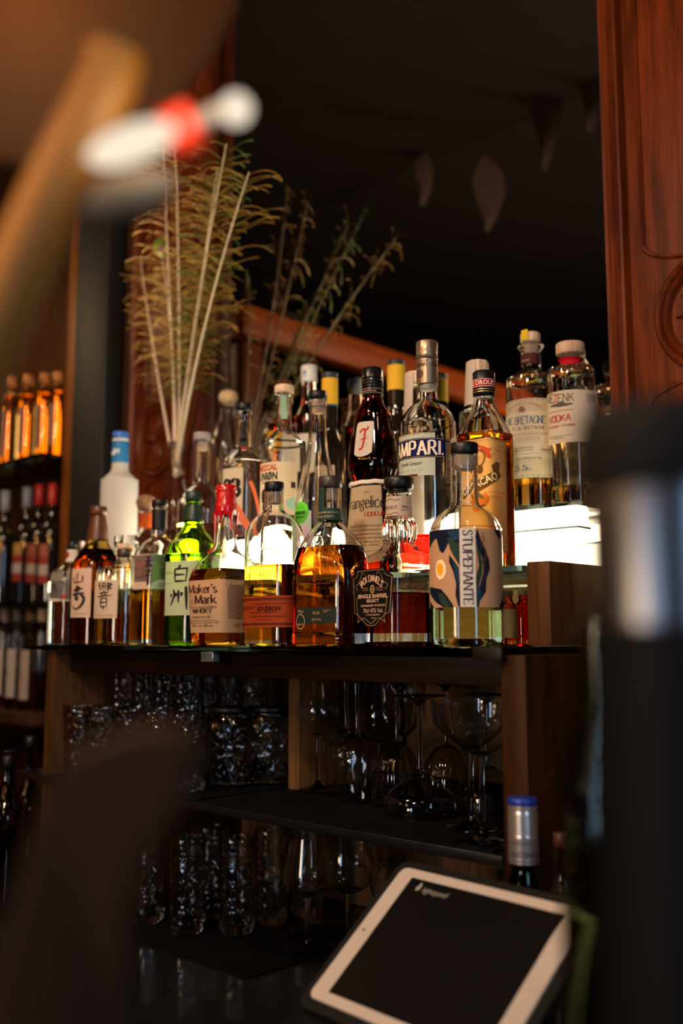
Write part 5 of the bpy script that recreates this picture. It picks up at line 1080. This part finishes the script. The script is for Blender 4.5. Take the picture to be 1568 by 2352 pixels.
for u, lab in ((8, 'leftmost'), (38, 'second'), (68, 'third'), (95, 'rightmost')):
    q = bayb(u, 1622-u*.1, 1404-u*.05, -.190, 21 if u < 80 else 17, 'jar', lab+' clear bottle with a pale paper label on the lowest bay shelf', 'pale labelled bottles on the lowest bay shelf')
    q.body(CL, 1530, liquid((.75, .45, .1)), wall=.003); q.cap(1425, 1400, 12, PALEW if u > 60 else pm((.3, .22, .18), .5))
    if u < 90: q.decal(rect(-.028, q.z(1592), .026, q.z(1487)), paper((.55, .46, .42), .1)); q.decal(line2([(-.02, q.z(1550)), (-.005, q.z(1535)), (.012, q.z(1548))], .004), ink((.30, .18, .15)), 'drawing', .001)
# dark bottles on the counter at the far left
for u, vt, lab in ((63, 1690, 'dark bottle with a black cap and red round label on the counter'), (12, 1735, 'dark glass bottle at the left edge of the counter')):
    q = Bottle('dark_bottle', lab, u, 1.0 if u > 40 else .90, ZC, [(2110, 38), (2104, 41), (1880, 41), (1855, 37), (1835, 29), (1805, 19), (1780, 14.5), (1725, 12.5), (vt+12, 12.5)], n=32, sub=3)
    q.body(glass((.55, .45, .35)), 1900, liquid((.25, .12, .06)), wall=.003); q.cap(vt+26, vt, 15, BLKM)
    q.decal(ell(-.010, q.z(1930), .016, .035), paper((.45, .02, .03), 0)); q.decal(ell(.004, q.z(1925), .016, .035), paper((.12, .09, .08), 0), 'side_label', .0009)
# ================================================================== GLASSWARE
GL = glass((.97, .97, .97), ior=1.47)
def glassobj(name, label, u, v, zb, prof, flip=False, group=None, ribs=0, amp=0, n=48, mat=None, Y=None, parts=None):
    "prof: closed lathe (r,z) in metres standing on its foot; flip = stands on its rim. placed where the pixel (u,v) meets the shelf"
    P = atZ(u, v, zb)
    if Y: P = P*(1); P = Vector((atY(u, v, Y).x, Y, zb))
    root = thing(name, (P.x, P.y, zb+.0032 if zb == ZL else zb+.0030), label, 'glass', group)
    Hh = max(z for r, z in prof)
    for nm, lo, hi, pr, rb in parts(Hh) if parts else [('bowl', 0, 1, prof, ribs)]:
        pp = [(r, (Hh-z) if flip else z) for r, z in pr]
        vv, ff = lathe(pp, n, ribs=rb, amp=amp if rb else 0); mobj(nm, vv, ff, mat or GL, root)
    return root
def stem_parts(foot, stem_r, z_foot, z_bowl, outer, wall=.0012, ribs=0):
    "foot disc, stem and bowl as three parts. outer: bowl outline (r,z) from stem joint to rim"
    out = crm(outer, 4)
    def fn(Hh):
        F_ = [(0, 0), (foot*.85, .0), (foot, .0008), (foot, .0022), (foot*.6, .0045), (foot*.25, .008), (stem_r*1.25, .014), (stem_r*1.05, .016), (0, .016)]
        S_ = [(0, .0155), (stem_r*1.05, .0155), (stem_r, .022), (stem_r*.95, (z_foot+z_bowl)/2), (stem_r, z_bowl-.008), (stem_r*1.5, z_bowl), (0, z_bowl)]
        inn = [(max(r-wall, .0001), z+wall*(1.6 if i < 4 else 0)) for i, (r, z) in enumerate(out)]
        B_ = [(0, out[0][1]-.0005)]+out+inn[::-1]+[(0, inn[0][1])]
        return [('foot', 0, 0, F_, 0), ('stem', 0, 0, S_, 0), ('bowl', 0, 0, B_, ribs)]
    return fn
tul = stem_parts(.030, .0032, .016, .085, [(.0036, .085), (.012, .088), (.026, .100), (.0325, .118), (.030, .140), (.023, .165), (.021, .180), (.0225, .190)])
tp = [(0, 0), (.03, .19)]
glassobj('tulip_glass', 'upright tulip shaped tasting glass beside the wooden divider', 730, 1820, ZL, tp, parts=tul, group='tulip tasting glasses')
glassobj('tulip_glass', 'upright tulip shaped tasting glass behind the upturned stemmed glasses', 872, 1800, ZL, tp, parts=tul, Y=1.12, group='tulip tasting glasses')
wine_ = stem_parts(.033, .0033, .016, .090, [(.0036, .090), (.014, .093), (.031, .106), (.0385, .125), (.037, .150), (.031, .175), (.029, .188)])
wp = [(0, 0), (.03, .188)]
glassobj('wine_glass', 'upturned stemmed wine glass in front of the tulip glasses', 795, 1828, ZL, wp, True, parts=wine_)
glassobj('wine_glass', 'second upturned wine glass just behind the first', 820, 1800, ZL, wp, True, parts=wine_, Y=1.10)
rib = stem_parts(.031, .0030, .016, .088, [(.0034, .088), (.012, .092), (.026, .108), (.034, .130), (.036, .155), (.0355, .178)], ribs=20)
rp = [(0, 0), (.03, .178)]
glassobj('ribbed_glass', 'upturned ribbed goblet left of the wide coupe', 912, 1852, ZL, rp, True, parts=rib, amp=.018, n=120)
glassobj('ribbed_glass', 'upturned ribbed goblet behind and right of the wide coupe', 1026, 1838, ZL, rp, True, parts=rib, amp=.018, n=120, Y=1.13)
glassobj('ribbed_glass', 'upright ribbed goblet deep behind the upturned ones', 925, 1790, ZL, rp, False, parts=rib, amp=.018, n=120, Y=1.20)
coupe = stem_parts(.036, .0038, .016, .105, [(.0042, .105), (.012, .108), (.030, .121), (.046, .135), (.0505, .148), (.050, .160)], wall=.0014)
cp = [(0, 0), (.05, .160)]
glassobj('coupe_glass', 'large upturned coupe glass at the front of the mat', 965, 1876, ZL, cp, True, parts=coupe)
cps = stem_parts(.032, .0035, .016, .098, [(.004, .098), (.012, .101), (.030, .113), (.046, .130), (.0495, .150), (.050, .158)], wall=.0014)
glassobj('coupe_glass', 'upright coupe glass with a broad bowl by the right panel', 1083, 1870, ZL, cp, False, parts=cps, Y=1.04)
glassobj('coupe_glass', 'upright coupe glass nearest the right panel, stem in front', 1108, 1904, ZL, cp, False, parts=cps, Y=.982)
glassobj('coupe_glass', 'upturned coupe deep at the right of the compartment', 1120, 1840, ZL, cp, True, parts=cps, Y=1.17)
def tumbler(r0, r1, H, base, wall=.0022): return [(0, .001), (r0*.85, .001), (r0, .004), (r0*1.01, base), (r1, H*.98), (r1-.0008, H), (r1-wall, H), (r0-wall*.6, base+.004), (r0*.7, base), (0, base)]
def simpleglass(name, label, u, v, zb, prof, mat, group=None, Y=None, cat='glass', lid=None, flip=False, nm='body', ribs=0, amp=0, n=48):
    P = atZ(u, v, zb) if not Y else Vector((atY(u, v, Y).x, Y, zb)); H = max(z for r, z in prof)
    root = thing(name, (P.x, P.y, zb+(.0032 if zb == ZL else .0030)), label, cat, group)
    vv, ff = lathe([(r, H-z if flip else z) for r, z in prof], n, ribs=ribs, amp=amp); mobj(nm, vv, ff, mat, root)
    if lid:
        vv, ff = solid(lid, lid, H, H+.009, bev=.0015); mobj('lid', vv, ff, BLKM, root)
        vv, ff = lathe([(lid*.93, H-.008), (lid*1.0, H-.006), (lid*1.0, H-.002), (lid*.9, H)], 40); mobj('rim_ring', vv, ff, GL, root)
    return root
jar = crm([(.030, .001), (.036, .003), (.038, .012), (.045, .045), (.0465, .070), (.043, .098), (.037, .112), (.037, .116)], 4); jp = [(0, .001)]+jar+[(r-.0028, z) for r, z in jar[::-1] if z > .008]+[(0, .008)]
CUT = cutglass(60, 1.0); CUT2 = cutglass(110, .7)
simpleglass('glass_jar', 'pressed glass jar with a dark lid left of the divider', 530, 1806, ZL, jp, CUT, cat='jar', lid=.036)
simpleglass('glass_jar', 'pressed glass jar with a dark lid half hidden by the divider', 620, 1792, ZL, jp, CUT, cat='jar', lid=.036, Y=1.14)
tumb = tumbler(.028, .034, .120, .014); k = 0
for u, Y in ((190, .99), (240, .985), (303, .985), (368, .985), (432, .985)):
    P = atY(u, 1600, Y)
    root = thing('cut_tumbler', (P.x, Y, ZL+.0032), '', 'glass', 'cut glass tumblers in the left of the cabinet')
    root['label'] = ['cut glass tumbler against the left side panel', 'second cut glass tumbler from the left side panel', 'middle cut glass tumbler in the front row', 'fourth cut glass tumbler from the left side panel', 'cut glass tumbler next to the lidded jar'][k]; k += 1
    vv, ff = lathe(tumb, 40); mobj('body', vv, ff, CUT2, root)
k = 0
for u in (285, 334, 382, 430, 478, 530, 582):
    FY = 1.068 if u < 450 else 1.175; P = atY(u, 1600, FY)
    root = thing('stem_glass', (P.x, FY, ZL+.0032), ['upright cut flute behind the tumblers, furthest left', 'second cut flute from the left in the back row', 'third cut flute from the left in the back row', 'middle cut flute in the back row', 'cut flute left of the lidded jar in the back row', 'cut flute behind the lidded jar', 'cut flute nearest the divider in the back row'][k], 'glass', 'cut flutes in the back row'); k += 1
    vv, ff = lathe([(0, 0), (.028, 0), (.028, .002), (.006, .006), (.004, .02), (.0045, .05), (.012, .062), (.024, .085), (.027, .12), (.028, .175), (.0265, .175), (.0245, .12), (.021, .088), (.006, .068), (0, .066)], 36); mobj('body', vv, ff, CUT2, root)
hb = tumbler(.027, .030, .155, .016, .0018); hbw = hb[:2]+[(.0265, .004), (.0285, .012), (.0282, .03), (.0285, .05), (.0290, .07), (.030, .152), (.0293, .155), (.0278, .155), (.0268, .06), (.0255, .022), (.018, .017), (0, .0165)]
CUTH = cutglass(85, .35)
k = 0
for u, v, lab in ((428, 2148, 'tall highball glass at the front left of the counter mat'), (543, 2148, 'tall highball glass at the front right of the counter mat'), (338, 2122, 'tall highball glass fading into the dark at the left'), (622, 2122, 'tall highball glass behind the front right one'), (482, 2110, 'tall highball glass between the two front ones, behind'), (705, 2105, 'tall highball glass behind the stemmed glass')):
    simpleglass('highball_glass', lab, u, v, ZC, hbw, CUTH, 'highball glasses on the counter')
tw = stem_parts(.036, .0045, .016, .080, [(.005, .080), (.016, .084), (.034, .096), (.040, .106), (.033, .145), (.0285, .172)], wall=.0013)
glassobj('tasting_glass', 'stemmed tasting glass with an angular bowl left of the tablet', 706, 2188, ZC, [(0, 0), (.03, .172)], parts=tw)
bal = stem_parts(.036, .0042, .016, .082, [(.005, .082), (.022, .087), (.042, .104), (.048, .125), (.043, .155), (.034, .182)], wall=.0013)
glassobj('balloon_glass', 'round balloon glass half hidden by the tablet case', 800, 2180, ZC, [(0, 0), (.03, .182)], parts=bal)
glassobj('balloon_glass', 'second balloon glass deeper behind the tablet', 850, 2110, ZC, [(0, 0), (.03, .182)], parts=bal)
glassobj('coupe_glass', 'low coupe glass under the cabinet shelf behind the balloons', 930, 2110, ZC, cp, False, parts=cps, Y=1.10)
pmat(500, 2165, .34, .17, 0, 'black rubber mat under the highball glasses')
pmat(820, 2195, .30, .15, 0, 'black rubber mat under the stemmed glasses by the tablet')
# green bottle with silver cap
q = Bottle('green_bottle', 'dark green bottle with a ribbed silver cap behind the tablet', 1203, .905, ZC,
    [(2330, 70), (2320, 76), (2060, 77), (2030, 70), (2005, 56), (1985, 42), (1965, 32), (1950, 28), (1900, 27), (1880, 27)], n=48, vm=2000, scale=1)
q.body(glass((.12, .38, .10)), 2060, liquid((.2, .3, .1)), wall=.003)
SV = pm((.62, .56, .52), .3, .85, name='silver_cap')
S = [(q.z(1945), 0, 0, 2), (q.z(1945), q.s*35, q.s*35, 2), (q.z(1908), q.s*34.5, q.s*34.5, 2)]
for i in range(6): v_ = 1904-i*6.5; S += [(q.z(v_), q.s*35.5, q.s*35.5, 2), (q.z(v_-3), q.s*33.5, q.s*33.5, 2)]
S += [(q.z(1864), q.s*34.5, q.s*34.5, 2), (q.z(1858), q.s*34.5, q.s*34.5, 2), (q.z(1856), 0, 0, 2)]
v, f = loft(S, 48); cp_ = mobj('screw_cap', v, f, SV, q.root)
v, f = solid(q.s*34.8, q.s*34.8, q.z(1860), q.z(1848), bev=.001); mobj('cap_top', v, f, pm((.02, .05, .35), .35, .4), q.root)
RC = q.s*35.2
v, f = conform(join(T('ALCOHOL', RC*.75, q.z(1934), .0055, bold=.04), rect(-RC, q.z(1914), RC*2.2, q.z(1913)), rect(-RC, q.z(1941), RC*2.2, q.z(1939.5))), lambda x, z: capfn(x, z, RC+.0006), .003); mobj('lettering', v, f, ink((.06, .05, .09)), cp_)
q.decal(ell(.004, q.z(2030), .016, .012), ink((.35, .02, .02)), 'round_label', .0012, stepz=.003)
q2 = Bottle('clear_bottle', 'squat clear spirit bottle by the end panel behind the green bottle', 1290, .92, ZC, [(2330, 48), (2320, 52), (2060, 52), (2030, 46), (2010, 34), (1995, 22), (1975, 17), (1945, 16)], n=36, vm=2050)
q2.body(glass((.8, .7, .6)), 2080, liquid((.5, .3, .15)), wall=.003); q2.cap(1945, 1925, 17, BRC)
# ================================================================== tablet on its stand
Rt = Matrix(((.99577164, .07144626, -.05774309), (-.09184447, .78696664, -.61012139), (.00185099, .61284496, .79020101)))
TP = Vector((-.73065845, .86047193, -.24366488))
tb = bpy.data.objects.new('tablet', None); COL.objects.link(tb); tag(tb, 'tablet with a white bezel and black screen in a black case', 'tablet')
c0 = TP+Rt @ Vector((.12, -.08475, 0)); tb.matrix_world = Matrix.Translation(W(c0)) @ Rt.to_4x4()
def rr2(w_, h_, r, n=6): return [(sx*(w_/2-r)+r*cos(a0+pi/2*i/n), sy*(h_/2-r)+r*sin(a0+pi/2*i/n)) for sx, sy, a0 in ((1, 1, 0), (-1, 1, pi/2), (-1, -1, pi), (1, -1, 1.5*pi)) for i in range(n+1)]
def plate(w_, h_, r, z0, z1, nm, mat, par):
    P_ = rr2(w_, h_, r); n = len(P_); V = [(a, b_, z0) for a, b_ in P_]+[(a, b_, z1) for a, b_ in P_]
    return mobj(nm, V, [tuple(range(n-1, -1, -1)), tuple(range(n, 2*n))]+[(i, (i+1) % n, n+(i+1) % n, n+i) for i in range(n)], mat, par, smooth=False)
plate(.262, .191, .014, -.014, -.0012, 'case', pm((.004, .004, .004), .6, spec=.2), tb)
plate(.240, .1695, .009, -.0012, .0012, 'bezel', pm((.50, .42, .37), .35, name='white_bezel'), tb)
plate(.197, .148, .0006, .0011, .0016, 'screen', pm((.006, .005, .005), .18), tb)
lt = join(T('lightspeed', -.0405, .0565, .0065, align='l', sx=.95, shear=.15), poly([(-.049, .056), (-.045, .058), (-.0442, .063), (-.0475, .068), (-.0485, .064), (-.0505, .060)]))
lt.v = [(a-.033, b_+.003, .0019) for a, b_, _ in lt.v]; mobj('screen_logo', lt.v, lt.f, pm((.30, .29, .26), .5), tb, smooth=False)
hbn = ring(.1092, 0, .0065, .0065, .0012, 24); hbn.v = [(a, b_, .0015) for a, b_, _ in hbn.v]; mobj('home_button', hbn.v, hbn.f, pm((.42, .36, .33), .4), tb, smooth=False)
cmr = ell(-.1108, 0, .0017, .0017, 12); cmr.v = [(a, b_, .0015) for a, b_, _ in cmr.v]; mobj('camera_dot', cmr.v, cmr.f, BLK, tb, smooth=False)
st = thing('tablet_stand', (c0.x, c0.y+.02, ZC), 'black stand carrying the tablet above the counter', 'stand')
v, f = solid(.07, .055, 0, .008, p=4, bev=.002); mobj('foot', v, f, BLKM, st)
hz = c0.z-ZC
MB().tube([(0, 0, .007), (0, .0, hz*.5), (0, -.012, hz-.03)], .011, 14).obj('column', BLKM, st)
cbl = thing('charging_cable', c0+Rt @ Vector((.131, -.048, -.006)), 'white charging cable plugged into the right side of the tablet', 'cable')
WHT = pm((.62, .56, .52), .4, name='white_plastic')
MB().tube([(0, 0, 0), (.016, -.004, -.002)], .0042, 12).obj('plug', WHT, cbl)
MB().tube(crm([(.016, -.004, -.002), (.035, -.008, -.012), (.05, .0, -.06), (.06, .03, -.19), (.03, .06, ZC-(c0+Rt @ Vector((.131, -.048, -.006))).z+.002)], 6), .0014, 8).obj('wire', WHT, cbl)
# ================================================================== FOREGROUND, far out of focus
# brass gooseneck lamp with two glowing stand-ins for white glints
def wpt(u, v, D): return atD(u, v, D)
D0 = .40
p0 = wpt(-150, 2350, .42); cz = -.62
tag(sbox('customer_counter', (-.95, .02, -.50), (.55, .30, -.47), wood((.03, .015, .008), (.07, .03, .015), axis='X', name='dark_bar_top'), .003), 'dark wooden bar top in front of the camera', 'counter')
lp = thing('brass_lamp', (p0.x, p0.y, -.47), 'out of focus brass bar lamp with a brown shade at upper left', 'lamp'); LO = Vector((p0.x, p0.y, -.47))
arm = [Vector((0, 0, .01)), wpt(-150, 1700, D0)-LO, wpt(-90, 1000, D0)-LO, wpt(10, 700, D0)-LO, wpt(120, 450, D0)-LO, wpt(235, 215, D0)-LO, wpt(262, 120, D0)-LO]
MB().tube(crm(arm, 6), .0125, 16).obj('arm', pm((.34, .13, .01), .55, .1, name='aged_brass'), lp)
v, f = solid(.06, .06, 0, .012, bev=.003); mobj('base', v, f, pm((.34, .13, .01), .55, .1, name='aged_brass'), lp)
sc_ = wpt(150, -30, .46)-LO
dome = []
for i in range(13): a = pi/2*i/12; dome.append((.098*sin(a)+.0005, .075*cos(a)))
v, f = lathe([(0, .075)]+dome[1:]+[(.094, 0)]+[(r*.955, z*.94) for r, z in dome[::-1][1:-1]]+[(0, .0705)], 48)
sh_o = mobj('shade', v, f, paper((.42, .22, .09), .5, .8), lp); sh_o.location = sc_; 
ax = (FW*.25+RT*(-.55)+UP*.8).normalized(); sh_o.rotation_euler = ax.to_track_quat('Z', 'Y').to_euler()
ll = bpy.data.lights.new('shade_fill', 'POINT'); ll.energy = .036; ll.color = (1, .55, .22); ll.shadow_soft_size = .015  # point light added so that the shade glows brown
lo_ = bpy.data.objects.new('shade_fill', ll); COL.objects.link(lo_); lo_.location = W(wpt(120, 60, .50))
# clear tilted tube carrying glowing blobs added as glints, and the red sleeve
A_, B_ = wpt(255, 372, .41), wpt(560, 232, .41); d_ = (B_-A_)
fx = thing('glint_rod', A_, 'pale tilted rod with two white glowing glint stand-ins and a red sleeve, out of focus', 'lamp')
MB().tube([(0, 0, 0), d_], .0042, 14).obj('rod', pm((.45, .36, .28), .4), fx)
MB().tube([d_*.42, d_*.64], .0105, 16).obj('red_sleeve', pm((.90, .05, .012), .5), fx)
l2 = bpy.data.lights.new('sleeve_fill', 'POINT'); l2.energy = .10; l2.color = (1, .85, .66); l2.shadow_soft_size = .012  # point light added to brighten the red sleeve
lo2 = bpy.data.objects.new('sleeve_fill', l2); COL.objects.link(lo2); lo2.location = W(wpt(400, 260, .37))
def blob(c, ax_, rl, rw, nm, mat, par):
    vv, ff = loft([(-rl*cos(pi*i/14), rw*sin(pi*i/14), rw*sin(pi*i/14), 2) for i in range(15)], 24); o = mobj(nm, vv, ff, mat, par); o.location = c; o.rotation_euler = ax_.to_track_quat('Z', 'Y').to_euler(); return o
GLINT = emis((1.0, .84, .64), 1.03)  # emissive colour stands in for specular glints, no real bulbs
blob(wpt(302, 330, .37)-A_, (RT*.93+UP*.36), .0175, .0068, 'glint_blob', GLINT, fx); blob(d_*.94-UP*.002, d_.normalized(), .0066, .0064, 'glint_blob', GLINT, fx)
ps = blob(wpt(290, 452, .40)-A_, (RT*.95+UP*.3), .020, .010, 'haze_body', pm((.16, .12, .08), .8), fx)  # beige body added for the soft haze, not a lamp part
MB().tube([Vector((0, 0, 0)), wpt(120, 450, D0)-A_], .0035, 10).obj('bracket', pm((.40, .2, .08), .4, .4), fx)
# beige napkin / cloth hanging from the lamp shade
# dark brown leather stool back, lower left
pts = [(120, 1810), (170, 1730), (260, 1690), (360, 1665), (430, 1690), (455, 1750), (430, 1830), (380, 1900), (330, 1990), (300, 2100), (290, 2250), (280, 2500), (-40, 2500), (-30, 2250), (20, 2080), (70, 1930)]
Dn = .30; O_ = atD(200, 2050, Dn)
Pn = [atD(u, v, Dn)-O_ for u, v in pts]; Pn = [Vector(q) for q in crm([tuple(q) for q in Pn+[Pn[0]]], 4)[:-1]]
st_ = thing('leather_stool', (O_.x, O_.y, -EYE), 'out of focus dark brown leather stool back at lower left', 'stool')
Z_ = O_.z+EYE; nrm = FW*1.0; n = len(Pn); V = []
for k_, (off, scl) in enumerate(((-.008, .94), (-.003, 1), (.010, 1), (.016, .94))):
    cen = sum(Pn, Vector())/n
    V += [cen+(q-cen)*scl+nrm*off+Vector((0, 0, Z_)) for q in Pn]
Fc = [tuple(range(n)), tuple(range(3*n, 4*n))]+[(j*n+i, j*n+(i+1) % n, (j+1)*n+(i+1) % n, (j+1)*n+i) for j in range(3) for i in range(n)]
mobj('backrest', V, Fc, pm((.028, .012, .005), .8, name='brown_leather', spec=.2), st_)
for s in (-1, 1): MB().tube([RT*s*.045+Vector((0, 0, Z_-.07)), RT*s*.05+Vector((0, 0, .0))], .009, 10).obj('leg', BLKM, st_)
# tall polished column and a glass bottle, right
C_ = atD(1538, 1500, .32)
col = thing('beer_tap_column', (C_.x, C_.y, -.47), 'out of focus dark polished tap column at the right edge', 'beer tap')
STL = pm((.17, .18, .20), .32, 1.0, name='dark_polished_steel')
zs_ = atD(1530, 1440, .32).z+.47; v, f = lathe([(0, 0), (.036, 0), (.036, .008), (.0250, .014), (.0250, zs_), (0, zs_)], 48); mobj('sleeve', v, f, pm((.003, .003, .0035), .6, spec=.12), col)  # matte black lower part added to cut off the blue reflection
v, f = lathe([(0, zs_+.0003), (.0252, zs_+.0003), (.0252, .512), (.0245, .518), (0, .518)], 48); mobj('column', v, f, STL, col)
v, f = lathe([(0, .5185), (.0265, .5185), (.0275, .522), (.0270, .538), (.0250, .544), (.015, .548), (0, .549)], 48); mobj('collar', v, f, pm((.005, .005, .006), .7, spec=.15), col)
tp_ = RT*.03-FW*.01
MB().tube([(0, 0, .50), tuple(Vector((0, 0, .50))+RT*.045-FW*.01), tuple(Vector((0, 0, .44))+RT*.06-FW*.012)], .008, 14).obj('spout', pm((.5, .5, .52), .18, 1.0), col)
G_ = atD(1372, 1600, .44)
bt = thing('glass_carafe', (G_.x, G_.y, -.47), 'out of focus grey green carafe left of the tap column', 'carafe')
v, f = lathe([(0, .002), (.024, .002), (.0255, .008), (.0255, .40), (.022, .43), (.013, .46), (.0115, .50), (.0105, .50), (.0115, .458), (.020, .428), (.0235, .40), (.0235, .012), (0, .010)], 40); 
BT_H = .50
mobj('body', [(x*.72, y*.72, z*.96) for x, y, z in v], f, glass((.55, .62, .5)), bt)
# string of small warm bulbs on the customers' side: it makes the orange glints on the glassware
sl = thing('string_lights', (-1.0, -.55, .80), 'string of small warm bulbs over the customers side', 'lights')
pts = [(-1.5+3.0*i/40, .04*sin(i*.9), -.10+.0004*(i-20)**2) for i in range(41)]
MB().tube(pts, .002, 6).obj('wire', BLK, sl)
vv, ff = loft([(-.019*cos(pi*i/8), .015*sin(pi*i/8), .015*sin(pi*i/8), 2) for i in range(9)], 12); first = None
WB = emis((1, .45, .12), 200)
for i in range(1, 40, 3):
    if first is None: o = first = mobj('bulb', vv, ff, WB, sl)
    else: o = first.copy(); COL.objects.link(o); o.parent = sl
    o.location = Vector(pts[i])-Vector((0, 0, .024))

# large dried leaves hung over the customers' side, seen dimly in the mirror
LEAF = pm((.085, .052, .036), .9, name='dried_leaf')
hr = thing('leaf_rail', (-2.4, .0, 1.88), 'thin black rail for the hanging leaves, high on the customers side', 'rail')
MB().tube([(-1.4, 0, 0), (1.3, 0, 0)], .003, 8).obj('rod', BLK, hr)
for k_, (u, v, w_, h_, lab) in enumerate(((822, 321, 60, 190, 'leftmost dried leaf dimly reflected high in the mirror'), (964, 395, 50, 170, 'slim dried leaf second from the left in the mirror'), (1057, 216, 62, 200, 'dried leaf high in the middle of the mirror'), (1112, 444, 72, 180, 'lowest and palest dried leaf reflected in the mirror'), (1242, 235, 78, 310, 'longest dried leaf reflected in the mirror'), (1345, 200, 60, 200, 'rightmost dried leaf reflected in the mirror'))):
    P = viaMirror(u, v, 0.0); s_ = 3.75/2290; a_, c_ = w_*s_/2, h_*s_/2
    lf = thing('dried_leaf', P, lab, 'leaf', 'dried leaves hung over the customers side')
    V = []; Fc = []; m = 12
    for j in range(m+1):
        t_ = j/m; z_ = c_*(1-2*t_); wd = a_*sin(pi*min(1, t_**.8+.02))+.002; th = .25*sin(3*t_+k_)
        for x_, y_ in ((-wd, .02*sin(t_*4)), (0, .012), (wd, .02*sin(t_*4+1)), (0, -.004)): V.append((x_*cos(th)-y_*sin(th)+.03*sin(t_*3), x_*sin(th)+y_*cos(th), z_))
    for j in range(m):
        for q_ in range(4): Fc.append((4*j+q_, 4*j+(q_+1) % 4, 4*j+4+(q_+1) % 4, 4*j+4+q_))
    Fc += [(0, 1, 2, 3), (4*m, 4*m+1, 4*m+2, 4*m+3)]
    mobj('blade', V, Fc, LEAF, lf); MB().tube([(0, 0, c_), (0, 0, 1.88-P.z)], .0015, 6).obj('string', BLK, lf)
lq = bpy.data.lights.new('leaf_fill', 'SPOT'); lq.energy = 22; lq.color = (1, .72, .5); lq.spot_size = radians(50); lq.shadow_soft_size = .1  # unseen spot added to light the dried leaves
lqo = bpy.data.objects.new('leaf_fill', lq); COL.objects.link(lqo); lqo.location = W((-2.0, 1.2, 1.85)); lqo.rotation_euler = (Vector((-2.3, 0, 1.4))-Vector((-2.0, 1.2, 1.85))).to_track_quat('-Z', 'Y').to_euler()
